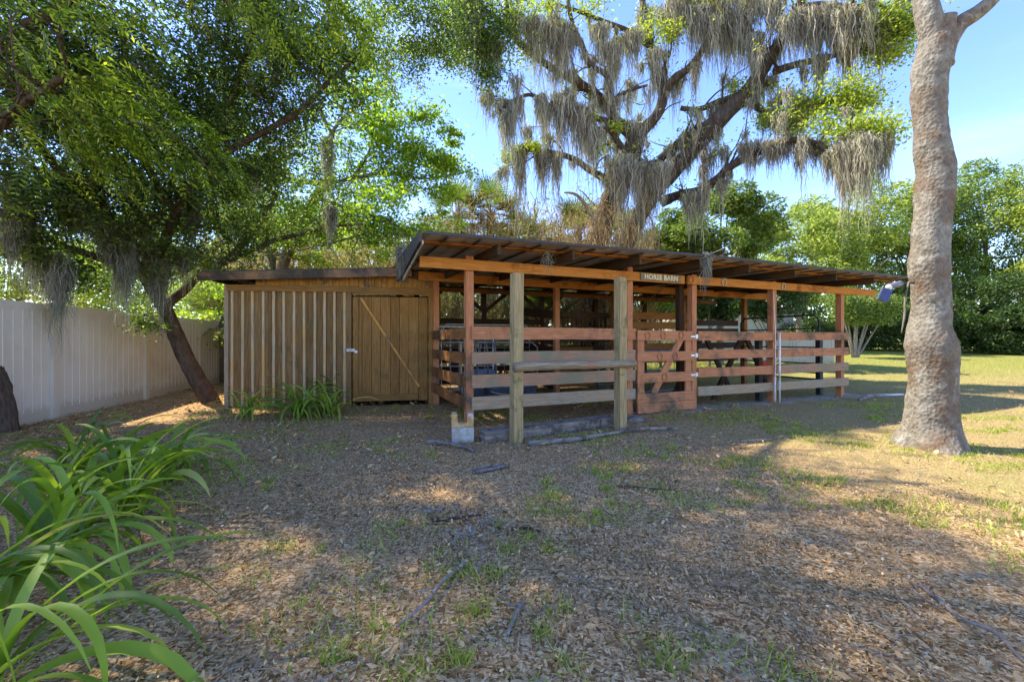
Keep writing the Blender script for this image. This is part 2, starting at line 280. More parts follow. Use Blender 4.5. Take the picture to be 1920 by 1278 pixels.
# ---------------------------------------------------------------- mesh helpers
class MB:
    def __init__(self): self.v = []; self.f = []; self.uv = []
    def quadface(self, idx, uvs): self.f.append(idx); self.uv.extend(uvs)
    def board(self, p0, p1, wid, thk, up=(0, 0, 1), jit=0.0):
        """box along p0-p1, wid in the 'up' direction, thk across"""
        p0 = Vector(p0); p1 = Vector(p1); d = p1 - p0; L = d.length
        if L < 1e-6: return self
        d /= L; up = Vector(up); u = (up - d * up.dot(d)).normalized(); s = d.cross(u)
        o = random.random() * 50; i0 = len(self.v)
        nseg = max(1, int(L / 0.5)) if jit else 1
        for k in range(nseg + 1):
            c = p0 + d * (L * k / nseg)
            jw = 1 + (random.uniform(-jit, jit) if jit else 0)
            ju = u * (random.uniform(-jit, jit) * wid * 0.3 if jit else 0)
            for a, bb in ((-1, -1), (1, -1), (1, 1), (-1, 1)):
                self.v.append(tuple(c + ju + u * (a * wid / 2 * jw) + s * (bb * thk / 2)))
        cross = [wid, thk, wid, thk]
        for k in range(nseg):
            a0 = i0 + 4 * k; a1 = a0 + 4; vv = 0
            for e in range(4):
                e2 = (e + 1) % 4
                u0 = L * k / nseg + o; u1 = L * (k + 1) / nseg + o
                self.quadface((a0 + e, a1 + e, a1 + e2, a0 + e2), [(u0, o + vv), (u1, o + vv), (u1, o + vv + cross[e]), (u0, o + vv + cross[e])])
                vv += cross[e]
        self.quadface((i0, i0 + 1, i0 + 2, i0 + 3), [(o, o), (o, o + wid), (o + thk, o + wid), (o + thk, o)])
        e0 = i0 + 4 * nseg
        self.quadface((e0 + 3, e0 + 2, e0 + 1, e0), [(o, o), (o, o + wid), (o + thk, o + wid), (o + thk, o)])
        return self
    def tube(self, pts, rad, n=7, cap=True, rough=0.0):
        pts = [Vector(p) for p in pts]
        if isinstance(rad, (int, float)): rad = [rad] * len(pts)
        i0 = len(self.v); o = random.random() * 20; prev = None; L = 0.0; Ls = []
        for k, p in enumerate(pts):
            t = (pts[min(k + 1, len(pts) - 1)] - pts[max(k - 1, 0)])
            t = t.normalized() if t.length > 1e-9 else Vector((0, 0, 1))
            if prev is None:
                a = Vector((1, 0, 0)) if abs(t.x) < 0.8 else Vector((0, 1, 0))
                prev = (a - t * a.dot(t)).normalized()
            else:
                q = prev - t * prev.dot(t); prev = q.normalized() if q.length > 1e-6 else prev
            s = t.cross(prev)
            if k: L += (p - pts[k - 1]).length
            Ls.append(L)
            for j in range(n):
                an = 2 * math.pi * j / n
                rr = rad[k] * (1 + (random.uniform(-rough, rough) if rough else 0))
                self.v.append(tuple(p + prev * (math.cos(an) * rr) + s * (math.sin(an) * rr)))
        for k in range(len(pts) - 1):
            for j in range(n):
                j2 = (j + 1) % n; c = rad[k] * 6.28 / n
                self.quadface((i0 + k * n + j, i0 + k * n + j2, i0 + (k + 1) * n + j2, i0 + (k + 1) * n + j),
                              [(o + Ls[k], j * c), (o + Ls[k], (j + 1) * c), (o + Ls[k + 1], (j + 1) * c), (o + Ls[k + 1], j * c)])
        if cap:
            self.f.append(tuple(i0 + j for j in range(n))[::-1]); self.uv.extend([(0, 0)] * n)
            e = i0 + (len(pts) - 1) * n
            self.f.append(tuple(e + j for j in range(n))); self.uv.extend([(0, 0)] * n)
        return self
    def poly(self, pts, thick=None):
        """flat polygon, or a slab when thick is an offset vector"""
        i0 = len(self.v); n = len(pts)
        self.v.extend(tuple(p) for p in pts)
        if thick is None:
            self.f.append(tuple(range(i0, i0 + n))); self.uv.extend([(p[0], p[2]) for p in pts]); return self
        tv = Vector(thick)
        self.v.extend(tuple(Vector(p) + tv) for p in pts)
        self.f.append(tuple(range(i0, i0 + n))); self.uv.extend([(p[0], p[2]) for p in pts])
        self.f.append(tuple(range(i0 + 2 * n - 1, i0 + n - 1, -1))); self.uv.extend([(p[0], p[2]) for p in pts])
        for k in range(n):
            k2 = (k + 1) % n
            self.f.append((i0 + k, i0 + n + k, i0 + n + k2, i0 + k2)); self.uv.extend([(0, 0), (.05, 0), (.05, .3), (0, .3)])
        return self
    def build(self, name, mat, parent=None, smooth=False):
        me = bpy.data.meshes.new(name)
        org = Vector((0, 0, 0)); p = parent
        while p is not None: org += p.location; p = p.parent
        me.from_pydata([tuple(Vector(v) - org) for v in self.v], [], self.f)
        uvl = me.uv_layers.new(name='UVMap')
        uvl.data.foreach_set('uv', np.array(self.uv, dtype=np.float32).ravel())
        if smooth: me.polygons.foreach_set('use_smooth', [True] * len(me.polygons))
        me.materials.append(mat if not isinstance(mat, str) else M[mat])
        me.validate(); me.update()
        o = bpy.data.objects.new(name, me); C.objects.link(o)
        if parent is not None: o.parent = parent
        return o
def tag(o, label=None, cat=None, group=None, kind=None):
    if label: o['label'] = label
    if cat: o['category'] = cat
    if group: o['group'] = group
    if kind: o['kind'] = kind
    return o
def thing(name, loc, label, cat, group=None):
    o = bpy.data.objects.new(name, None); C.objects.link(o); o.location = loc
    o.empty_display_size = 0.2
    return tag(o, label, cat, group)
def bigmesh(name, V, nper, mat, parent=None, faces=None):
    """V (n*nper,3): separate faces of nper vertices each, or strips when faces is given (index array (m,4))"""
    V = np.asarray(V, np.float32)
    org = Vector((0, 0, 0)); p = parent
    while p is not None: org += p.location; p = p.parent
    V = V - np.array(org, np.float32)
    me = bpy.data.meshes.new(name)
    me.vertices.add(len(V)); me.vertices.foreach_set('co', V.ravel())
    if faces is None: faces = np.arange(len(V), dtype=np.int32).reshape(-1, nper)
    m, k = faces.shape
    me.loops.add(m * k); me.loops.foreach_set('vertex_index', faces.astype(np.int32).ravel())
    me.polygons.add(m); me.polygons.foreach_set('loop_start', np.arange(m, dtype=np.int32) * k)
    me.polygons.foreach_set('loop_total', np.full(m, k, np.int32))
    me.materials.append(M[mat]); me.update(calc_edges=True)
    o = bpy.data.objects.new(name, me); C.objects.link(o)
    if parent is not None: o.parent = parent
    return o
def unit(a): return a / np.maximum(np.linalg.norm(a, axis=-1, keepdims=True), 1e-9)
def leaves(P, L, W, up=0.6, droop=0.0, bend=0.18):
    """diamond leaves at points P: returns (4n,3) vertices"""
    n = len(P); d = rng.normal(size=(n, 3)); d[:, 2] = d[:, 2] * 0.7 - droop; d = unit(d)
    nrm = rng.normal(size=(n, 3)); nrm[:, 2] += up; nrm = unit(nrm)
    s = unit(np.cross(d, nrm)); l = (L * rng.uniform(0.45, 1.5, (n, 1))); w_ = (W * rng.uniform(0.7, 1.2, (n, 1)))
    nn = np.cross(s, d)
    return np.stack([P, P + d * l * 0.45 + s * w_ / 2 - nn * l * bend * .4, P + d * l - nn * l * bend, P + d * l * 0.45 - s * w_ / 2 - nn * l * bend * .4], 1).reshape(-1, 3)
def strands(P, L, seg=4, wid=0.02, sway=0.05, drift=None):
    """hanging ribbons from points P with lengths L; returns verts, faces"""
    n = len(P); th = rng.uniform(0, math.pi, n)
    side = np.stack([np.cos(th), np.sin(th), np.zeros(n)], 1)
    V = np.zeros((n, seg + 1, 2, 3)); off = np.zeros((n, 3))
    for k in range(seg + 1):
        f = k / seg
        c = P + off; c[:, 2] = P[:, 2] - L * f
        if drift is not None: c[:, :2] += drift[:, :2] * f
        wk = wid * (1 - 0.75 * f ** 1.5) * rng.uniform(0.6, 1.3, (n, 1))
        V[:, k, 0] = c - side * wk / 2; V[:, k, 1] = c + side * wk / 2
        off[:, :2] += rng.normal(0, sway, (n, 2))
    base = (np.arange(n) * (seg + 1) * 2)[:, None, None]
    kk = (np.arange(seg) * 2)[None, :, None]
    q = np.array([0, 1, 3, 2])[None, None, :]
    return V.reshape(-1, 3), (base + kk + q).reshape(-1, 4)
class Acc:
    def __init__(self): self.V = []; self.F = []; self.n = 0
    def add(self, V, Fc): self.V.append(V); self.F.append(Fc + self.n); self.n += len(V)
    def build(self, name, mat, parent=None):
        if not self.V: return None
        return bigmesh(name, np.concatenate(self.V), 4, mat, parent, np.concatenate(self.F))
def moss_clump(acc, c, R_, L, n=60, wid=0.022):
    """tapering beard of moss hanging from c"""
    c = np.array(c); r = np.sqrt(rng.uniform(0, 1, n)); a = rng.uniform(0, 6.283, n)
    P = np.stack([c[0] + R_ * r * np.cos(a), c[1] + R_ * 0.7 * r * np.sin(a), c[2] + rng.uniform(-0.10, 0.06, n)], 1)
    LL = L * (1 - 0.75 * r) * rng.uniform(0.25, 1.05, n) * (1 + .25 * np.sin(a * 3 + c[0] * 7)) + 0.06
    drift = -(P - c) * rng.uniform(0.3, 0.9, (n, 1))
    V, Fc = strands(P, LL, 7, wid, 0.016 + L * 0.008, drift)
    acc.add(V, Fc)
def spline(pts, sub=4):
    pts = [np.array(p, float) for p in pts]; out = []
    for i in range(len(pts) - 1):
        p0 = pts[max(i - 1, 0)]; p1 = pts[i]; p2 = pts[i + 1]; p3 = pts[min(i + 2, len(pts) - 1)]
        for k in range(sub):
            t = k / sub
            out.append(0.5 * (2 * p1 + (p2 - p0) * t + (2 * p0 - 5 * p1 + 4 * p2 - p3) * t * t + (3 * p1 - p0 - 3 * p2 + p3) * t ** 3))
    out.append(pts[-1]); return np.array(out)
def twig(mb, p, d, L, r, lvl, out, spread=0.7, lift=0.1, n=6, kids=3):
    """recursive branchlets; 'out' collects points for leaves or moss with their level"""
    p = np.array(p, float); d = unit(np.array(d, float)); pts = [p.copy()]; seg = max(3, int(n))
    for k in range(seg):
        d = unit(d + rng.normal(0, 0.20, 3) + np.array([0, 0, lift * 0.3])); p = p + d * (L / seg); pts.append(p.copy())
        out.append((p.copy(), lvl))
    mb.tube(pts, list(np.linspace(r, r * 0.35, len(pts))), 5 if r > 0.03 else 4, cap=False)
    if lvl > 0:
        for k in range(kids):
            i = rng.integers(max(1, seg // 3), seg + 1)
            dd = unit(unit(pts[i] - pts[i - 1]) + rng.normal(0, spread, 3) + np.array([0, 0, lift]))
            twig(mb, pts[i], dd, L * rng.uniform(0.45, 0.7), r * 0.45, lvl - 1, out, spread, lift, n - 1, kids)
exec_parts = True
# ================================================================ SETTING
def build_ground():
    xs = np.concatenate([np.linspace(-400, -16, 12, endpoint=False), np.linspace(-16, 26, 170), np.linspace(26, 400, 13)[1:]])
    ys = np.concatenate([np.linspace(-60, -3, 8, endpoint=False), np.linspace(-3, 30, 130), np.linspace(30, 600, 14)[1:]])
    X, Y = np.meshgrid(xs, ys); Z = ground_h(X, Y)
    near = (np.abs(X) < 28) & (Y < 32)
    Z = Z + np.where(near, 0.006 * np.sin(X * 2.1 + Y * 0.7) * np.sin(Y * 1.7 - X * 0.4) + rng.normal(0, 0.002, X.shape), 0)
    V = np.stack([X, Y, Z], -1).reshape(-1, 3); nx = len(xs); ny = len(ys)
    i, j = np.meshgrid(np.arange(nx - 1), np.arange(ny - 1)); a = (j * nx + i).ravel()
    o = bigmesh('ground', V, 4, 'ground', None, np.stack([a, a + 1, a + nx + 1, a + nx], 1))
    o.data.polygons.foreach_set('use_smooth', [True] * len(o.data.polygons))
    tag(o, kind='structure', label='brown leaf covered dirt turning into dry lawn on the right')
build_ground()
# ================================================================ BARN
DU = Vector((0.921, 0.390, 0)); DV = Vector((-0.390, 0.921, 0)); O = Vector((-0.61, 5.96, 0))
def B(s, t, h): return O + DU * s + DV * t + Vector((0, 0, h))
def roof_h(t, s=4.2): return 2.53 + 0.09 * min(1.0, max(0.0, (s + 0.79) / 5)) + 0.03 * (t + 0.75)
SP = [0.0, 2.82, 4.27, 6.44, 8.70]
def build_barn():
    root = thing('horse_barn', O, 'open sided red stained timber horse barn with low metal roof and board rails', 'barn')
    def part(mb, name, mat, parent=root, **k):
        o = mb.build(name, mat, parent)
        return o
    # posts in the front row, middle row and rear row
    for s in SP:
        top = 2.46 if s != SP[1] else 2.5
        part(MB().board(B(s, 0.03, -0.1), B(s, 0.03, top), 0.11, 0.115, DU), 'post', 'red_stain')
    for s in (0.05, 2.75, 4.30, 6.44, 8.68):
        part(MB().board(B(s, 2.4, -0.1), B(s, 2.4, 2.46), 0.11, 0.11, DU), 'post', 'red_stain' if s < 4 else 'brown_board')
    for s in (0.1, 1.87, 3.59, 5.4, 7.25, 8.9):
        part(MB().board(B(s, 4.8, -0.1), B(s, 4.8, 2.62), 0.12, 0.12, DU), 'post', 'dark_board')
        if s < 5:
            for q in (-1, 1):
                part(MB().board(B(s, 4.75, 2.02), B(s + q * 0.62, 4.75, 2.52), 0.09, 0.05, (0, 0, 1)), 'knee_brace', 'dark_board')
    for s, t in ((6.36, 0.25), (8.52, 0.35), (4.16, 0.2)):
        part(MB().board(B(s, t, -0.1), B(s - 0.02, t, 2.45 if s < 5 else 1.45), 0.11, 0.10, DU), 'post', 'black_steel' if s > 5 else 'dark_board')
    # beams
    part(MB().board(B(-0.72, -0.06, 2.322), B(3.98, -0.06, 2.342), 0.148, 0.042), 'beam', 'beam_stain')
    part(MB().board(B(4.06, -0.06, 2.345), B(9.87, -0.06, 2.37), 0.148, 0.042), 'beam', 'beam_stain')
    part(MB().board(B(-0.30, 2.34, 2.50), B(9.8, 2.34, 2.50), 0.17, 0.045), 'beam', 'beam_stain')
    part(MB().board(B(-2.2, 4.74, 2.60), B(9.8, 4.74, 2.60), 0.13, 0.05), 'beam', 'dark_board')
    part(MB().board(B(-0.0, 3.6, 2.42), B(9.0, 3.6, 2.42), 0.10, 0.05), 'beam', 'brown_board')
    # rafters
    for s in (0.223, 1.367, 2.56, 3.78, 4.97, 6.2, 7.45, 8.75):
        m = MB().board(B(s, -0.60, roof_h(-0.6, s) - 0.095), B(s, 5.1, roof_h(5.1, s) - 0.095), 0.14, 0.045)
        part(m, 'rafter', 'dark_rafter')
    for t in (-0.33, 1.15, 3.4, 4.9):
        for sa, sb in ((-0.76, 4.2), (4.2, 10.0)): part(MB().board(B(sa, t, roof_h(t, sa) - 0.02), B(sb, t, roof_h(t, sb) - 0.02), 0.022, 0.09), 'purlin', 'beam_stain' if t < 0 else 'dark_rafter')
    # roof sheets: ribbed metal, each sheet a part
    s0 = -0.79; ws = 0.86; k = 0
    while s0 < 10.0:
        m = MB(); n = 12; prof = []
        s1 = min(s0 + ws + 0.015, 10.1)
        dz = 0.006 * (k % 2) + random.uniform(0, .004)
        for i in range(n + 1):
            u = s0 + (s1 - s0) * i / n
            prof.append((u, 0.022 if i % 4 == 0 else 0.0))
        tf = -0.76 + random.uniform(-0.02, 0.02)
        for (ta, tb) in ((tf, 1.9), (1.9, 5.2)):
            for i in range(n):
                (ua, ha), (ub, hb) = prof[i], prof[i + 1]
                m.poly([B(ua, ta, roof_h(ta, ua) + ha + dz), B(ub, ta, roof_h(ta, ub) + hb + dz), B(ub, tb, roof_h(tb, ub) + hb + dz), B(ua, tb, roof_h(tb, ua) + ha + dz)], (0, 0, 0.004))
        part(m, 'roof_sheet', 'roof_metal'); s0 += ws; k += 1
    # thin dark battens under the seams
    s = -0.5; m = MB(); k = 0
    while s < 9.9:
        part(MB().board(B(s, -0.72, roof_h(-0.72, s) - 0.016), B(s + 0.02, 2.3, roof_h(2.3, s) - 0.016), 0.018, 0.028), 'seam_strip', 'roof_edge'); s += 0.43
    for sa, sb in ((-0.8, 4.2), (4.2, 10.1)): part(MB().board(B(sa, -0.775, roof_h(-0.77, sa) + 0.012), B(sb, -0.775, roof_h(-0.77, sb) + 0.012), 0.035, 0.012, jit=0.15), 'drip_edge', 'roof_edge')
    # left barge board and pale flashing
    m = MB().poly([B(-0.82, -0.74, 2.43), B(-0.82, -0.74, 2.56), B(-0.82, 1.3, 2.56), B(-0.82, 1.3, 2.22), B(-0.82, 0.88, 2.22)], -DU * 0.03)
    part(m, 'barge_board', 'roof_edge')
    part(MB().board(B(-0.80, -0.70, 2.44), B(-0.80, 0.86, 2.20), 0.05, 0.02), 'flashing', 'flashing')
    # rails, front left bay and right bays
    hs = [1.365, 1.005, 0.672, 0.36]
    mats = ['red_stain', 'worn_rail', 'worn_rail', 'grey_rail']
    for h, mt in zip(hs, mats):
        part(MB().board(B(0.02, -0.05, h), B(2.90, -0.05, h + 0.0), 0.18, 0.036, jit=0.05), 'fence_rail', mt)
    mats = ['red_stain', 'red_stain', 'red_stain', 'grey_rail']
    for h, mt in zip([1.345, 1.005, 0.67, 0.33], mats):
        part(MB().board(B(4.33, -0.05, h), B(6.42, -0.05, h), 0.17, 0.036, jit=0.05), 'fence_rail', mt)
        part(MB().board(B(6.45, -0.055, h + 0.004), B(8.84, -0.055, h + 0.01), 0.17, 0.036, jit=0.05), 'fence_rail', mt if mt != 'red_stain' else ('red_stain' if h > 1 else 'worn_rail'))
    # left side rails
    for h in (1.36, 1.0, 0.66, 0.35):
        part(MB().board(B(-0.04, 0.0, h), B(-0.02, 2.4, h), 0.17, 0.034, jit=0.05), 'fence_rail', 'brown_board')
    # inner stall rails (middle row) and rear rails
    for h in (1.85, 1.62, 1.38, 1.1, 0.8):
        part(MB().board(B(4.25, 2.30, h), B(6.5, 2.30, h + 0.02), 0.17, 0.035, jit=0.02), 'stall_board', 'brown_board')
    for h in (1.72, 1.50, 1.12, 0.78, 0.42):
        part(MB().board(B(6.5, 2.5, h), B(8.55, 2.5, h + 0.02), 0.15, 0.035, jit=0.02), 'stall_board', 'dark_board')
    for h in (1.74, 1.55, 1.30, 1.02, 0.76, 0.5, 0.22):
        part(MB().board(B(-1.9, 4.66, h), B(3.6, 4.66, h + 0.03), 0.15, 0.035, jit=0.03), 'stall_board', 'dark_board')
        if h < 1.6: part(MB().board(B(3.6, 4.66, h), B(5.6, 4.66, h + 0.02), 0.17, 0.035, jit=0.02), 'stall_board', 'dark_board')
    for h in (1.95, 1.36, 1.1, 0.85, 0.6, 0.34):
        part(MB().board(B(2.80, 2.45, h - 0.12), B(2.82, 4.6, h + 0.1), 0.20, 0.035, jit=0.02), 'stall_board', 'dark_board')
    for h in (0.2, 0.4, 0.6, 0.8, 1.0):
        part(MB().board(B(2.9, 3.3, h), B(4.3, 3.3, h), 0.19, 0.035), 'stall_board', 'brown_board')
    # slatted hay rack high on the inner wall
    hr = part(MB().board(B(3.0, 2.9, 1.86), B(4.5, 2.9, 1.88), 0.14, 0.05), 'hay_rack', 'dark_board')
    m = MB()
    for k in range(11): m.board(B(3.05 + k * 0.135, 2.9, 1.30), B(3.05 + k * 0.135, 2.86, 1.82), 0.05, 0.03, DU)
    m.board(B(3.0, 2.9, 1.28), B(4.5, 2.9, 1.28), 0.07, 0.05)
    m.build('rack_slats', 'dark_board', hr)
    # gate
    g = part(MB().board(B(2.93, -0.085, 0.105), B(4.19, -0.085, 0.105), 0.165, 0.028), 'gate', 'red_stain')
    for h in (1.345, 0.985, 0.62, 0.275):
        part(MB().board(B(2.92, -0.085, h), B(4.20, -0.085, h), 0.165, 0.028, jit=0.015), 'gate_board', 'red_stain', g)
    for s in (3.02, 4.09):
        part(MB().board(B(s, -0.05, 0.04), B(s, -0.05, 1.42), 0.14, 0.03, DU), 'gate_stile', 'red_stain', g)
    part(MB().board(B(3.28, -0.052, 0.33), B(3.92, -0.052, 1.30), 0.13, 0.03, DU), 'gate_brace', 'red_stain', g)
    def shoe(s, h, par, name='horseshoe', t=-0.108, mat='red_stain'):
        pts = [B(s + 0.052 * math.sin(a) * (1.0 if abs(a) < 2.2 else 0.85), t, h + 0.068 * math.cos(a)) for a in np.linspace(-2.65, 2.65, 15)]
        MB().tube(pts, 0.0095, 6).build(name, mat, par, True)
    for s, h in ((3.13, 1.34), (3.47, 1.345), (3.88, 1.35), (3.40, 0.98), (3.74, 0.985), (3.50, 0.62)): shoe(s, h, g)
    for h in (0.99, 0.64, 1.33):
        m = MB().board(B(4.10, -0.104, h), B(4.205, -0.104, h), 0.03, 0.008); m.board(B(4.235, -0.08, h), B(4.30, -0.08, h), 0.07, 0.008)
        m.tube([B(4.22, -0.1, h - 0.05), B(4.22, -0.1, h + 0.05)], 0.008, 6)
        part(m, 'hinge', 'galvanised', g)
    for s, h in ((4.13, 2.347), (4.95, 2.35), (6.62, 2.357)): shoe(s, h, root, 'horseshoe', -0.092, 'rope' if s > 4.5 else 'red_stain')
    # sign with letters
    sg = part(MB().board(B(2.98, -0.098, 2.338), B(3.86, -0.098, 2.342), 0.115, 0.022), 'sign', 'sign_wood')
    cu = bpy.data.curves.new('lettering', 'FONT'); cu.body = 'HORSE BARN'; cu.size = 0.122; cu.extrude = 0.004; cu.offset = 0.004
    cu.align_x = 'CENTER'; cu.align_y = 'CENTER'; cu.space_character = 1.08
    to = bpy.data.objects.new('tmp_text', cu); C.objects.link(to)
    dg = bpy.context.evaluated_depsgraph_get()
    me = bpy.data.meshes.new_from_object(to.evaluated_get(dg)); bpy.data.objects.remove(to)
    me.transform(Matrix.Diagonal((0.95, 1.0, 1.0, 1.0)))
    rot = Matrix((( DU.x, 0, -DV.x, 0), (DU.y, 0, -DV.y, 0), (0, 1, 0, 0), (0, 0, 0, 1)))
    me.transform(rot); me.transform(Matrix.Translation(B(3.42, -0.113, 2.340) - O))
    me.materials.clear(); me.materials.append(M['letter_cream']); me.name = 'lettering'
    lo = bpy.data.objects.new('lettering', me); C.objects.link(lo); lo.parent = sg
    return root
build_barn()
# ================================================================ SHED
SL = Vector((-5.29, 7.76, 0)); SR = Vector((-1.557, 8.20, 0)); SU = (SR - SL).normalized(); SV = Vector((-SU.y, SU.x, 0)); SLN = (SR - SL).length
def H(s, t, h): return SL + SU * s + SV * t + Vector((0, 0, h))
def build_shed():
    root = thing('tool_shed', SL, 'brown board and batten shed with plank door joined to the barn', 'shed')
    dl = 2.23     # door left
    # planks on the front
    k = 0; s = 0.0; m = MB()
    while s < dl - 0.12:
        wv = min(0.176, dl - 0.1 - s)
        m.board(H(s + wv / 2, 0, 0.02 + random.uniform(0, .03)), H(s + wv / 2, 0, 2.2), wv - 0.004, 0.024 + 0.004 * (k % 2), SU); s += 0.176; k += 1
    m.build('wall', 'shed_plank', root)
    for s in np.arange(0.06, dl - 0.15, 0.183):
        MB().board(H(s + 0.02, -0.030, 0.03), H(s + random.uniform(-0.01, 0.01) + 0.02, -0.030, 2.19), 0.043, 0.03, SU).build('batten', 'batten_pale', root)
    MB().board(H(dl - 0.07, -0.02, 0.0), H(dl - 0.07, -0.02, 2.2), 0.12, 0.04, SU).build('door_post', 'shed_plank', root)
    MB().board(H(SLN - 0.03, -0.01, -0.05), H(SLN - 0.03, -0.01, 2.46), 0.11, 0.09, SU).build('corner_post', 'door_plank', root)
    MB().board(H(-0.03, 0.02, -0.05), H(-0.03, 0.02, 2.3), 0.07, 0.08, SU).build('corner_post', 'grey_rail', root)
    # left side wall and back wall
    m = MB()
    for k in range(14): m.board(H(-0.02, 0.15 + k * 0.178, 0), H(-0.02, 0.15 + k * 0.178, 2.3), 0.174, 0.024, SV)
    for k in range(21): m.board(H(0.09 + k * 0.178, 2.6, 0), H(0.09 + k * 0.178, 2.6, 2.4), 0.174, 0.024, SU)
    for k in range(13): m.board(H(SLN, 0.2 + k * 0.19, 0), H(SLN, 0.2 + k * 0.19, 2.4), 0.174, 0.024, SV)
    m.build('side_wall', 'shed_plank', root)
    MB().board(H(0.0, -0.035, 2.235), H(2.35, -0.035, 2.245), 0.12, 0.045).build('wall_plate', 'door_plank', root)
    MB().board(H(2.25, -0.06, 2.205), H(SLN + 0.03, -0.06, 2.215), 0.14, 0.045).build('wall_plate', 'door_plank', root)
    # bamboo strip filling
    m = MB(); s = 0.5; rb = random.Random(3)
    while s < SLN - 0.08:
        top = 2.30 + 0.23 * s / SLN
        m.tube([H(s, -0.02, 2.2), H(s + rb.uniform(-.004, .004), -0.02, top + 0.1)], 0.0125, 6); s += 0.027
    m.build('bamboo_screen', 'bamboo', root)
    # door
    d = MB(); x = dl + 0.02; dr = 3.66; k = 0; widths = [0.17, 0.18, 0.17, 0.19, 0.175, 0.18, 0.18, 0.185]
    tot = sum(widths); sc = (dr - dl - 0.02) / tot
    for wv in widths:
        wv *= sc
        d.board(H(x + wv / 2, -0.03 + 0.003 * (k % 2), 0.09 + random.uniform(0, .012)), H(x + wv / 2, -0.03 + 0.003 * (k % 2), 2.10), wv - 0.007, 0.026, SU); x += wv; k += 1
    do = d.build('door', 'door_plank', root)
    MB().board(H(dl + 0.17, -0.056, 2.07), H(dr - 0.16, -0.056, 0.36), 0.04, 0.022, SU).build('door_brace', 'bamboo', do)
    MB().board(H(dl + 0.03, -0.056, 0.15), H(dr - 0.2, -0.056, 0.165), 0.12, 0.022).build('door_board', 'door_plank', do)
    MB().board(H(dl + 0.07, -0.054, 0.1), H(dl + 0.07, -0.054, 2.08), 0.10, 0.02, SU).build('door_board', 'door_plank', do)
    la = MB(); la.board(H(dl - 0.09, -0.075, 1.075), H(dl + 0.06, -0.075, 1.075), 0.05, 0.008)
    la.tube([H(dl - 0.07, -0.09, 1.075), H(dl + 0.02, -0.09, 1.075)], 0.009, 6)
    la.board(H(dl + 0.06, -0.075, 1.045), H(dl + 0.115, -0.075, 1.045), 0.045, 0.02)
    la.build('latch', 'galvanised', do)
    m = MB()
    m.board(H(dl + 0.05, 0.5, 0.0), H(dr, 0.5, 0.0), 0.02, 0.9, (0, 0, 1)); m.build('floor', 'dark_board', root)
    # roof with fascia
    A = H(-0.36, -0.30, 2.45); Bp = H(3.38, -0.30, 2.60)
    A2 = H(-0.36, 2.8, 2.40); B2 = H(3.9, 2.8, 2.60)
    MB().poly([A + Vector((0, 0, .03)), Bp + Vector((0, 0, .03)), H(3.38, 0.2, 2.63), B2 + Vector((0, 0, .03)), A2 + Vector((0, 0, .03))], (0, 0, 0.016)).build('roof', 'roof_edge', root)
    MB().board(A - Vector((0, 0, .05)), Bp - Vector((0, 0, .05)), 0.15, 0.035, jit=0.01).build('fascia', 'fascia_wood', root)
    m = MB()
    for s in np.arange(-0.3, 3.5, 0.6):
        h = 2.46 + 0.14 * (s + 0.62) / 4.0
        m.board(H(s, -0.27, h - 0.045), H(s, 2.7, h - 0.06), 0.11, 0.045)
    m.build('rafters', 'dark_rafter', root)
build_shed()
# small dark roof return behind the barn's left barge
# ================================================================ VINYL FENCE
def build_fence():
    def FP(z, h=0.0): return Vector((-5.736 - 0.242 * z, z, h))
    d = (FP(10) - FP(9)).normalized(); nrm = Vector((d.y, -d.x, 0))
    root = thing('vinyl_fence', FP(6.64), 'long pale grey vinyl privacy fence behind the leaning tree', 'fence')
    zs = [-0.1, 2.15, 4.39, 6.64, 8.94, 11.23, 13.5, 15.8]
    for i in range(len(zs) - 1):
        a = FP(zs[i]) + d * 0.065; b = FP(zs[i + 1]) - d * 0.065
        m = MB(); L = (b - a).length; n = 14
        for k in range(n):
            c = a + d * (L * (k + 0.5) / n)
            m.board(c + Vector((0, 0, 0.12)), c + Vector((0, 0, 1.74)), L / n - 0.006, 0.022, d)
            m.board(c + d * (L / n / 2) + Vector((0, 0, 0.12)), c + d * (L / n / 2) + Vector((0, 0, 1.74)), 0.012, 0.014, d)
        gs = MB()
        for k in range(n):
            c = a + d * (L * k / n) + nrm * .017
            gs.board(c + Vector((0, 0, .17)), c + Vector((0, 0, 1.71)), .012, .006, d)
        m.board(a + Vector((0, 0, 1.77)), b + Vector((0, 0, 1.77)), 0.12, 0.045); m.board(a + Vector((0, 0, 0.06)), b + Vector((0, 0, 0.06)), 0.22, 0.045)
        fp_ = m.build('fence_panel', 'vinyl', root); gs.build('grooves', 'vinyl_seam', fp_)
    for z in zs:
        p = FP(z); po = MB().board(p + Vector((0, 0, -0.1)), p + Vector((0, 0, 1.84)), 0.127, 0.127, d).build('fence_post', 'vinyl_post', root)
        c = MB(); q = p + Vector((0, 0, 1.84)); e = 0.075
        cor = [q + d * (sx * e) + nrm * (sy * e) for sx, sy in ((-1, -1), (1, -1), (1, 1), (-1, 1))]
        c.poly(cor, (0, 0, 0.015)); ap = q + Vector((0, 0, 0.05))
        for k in range(4): c.poly([cor[k] + Vector((0, 0, .015)), cor[(k + 1) % 4] + Vector((0, 0, .015)), ap])
        c.build('post_cap', 'vinyl', po)
build_fence()
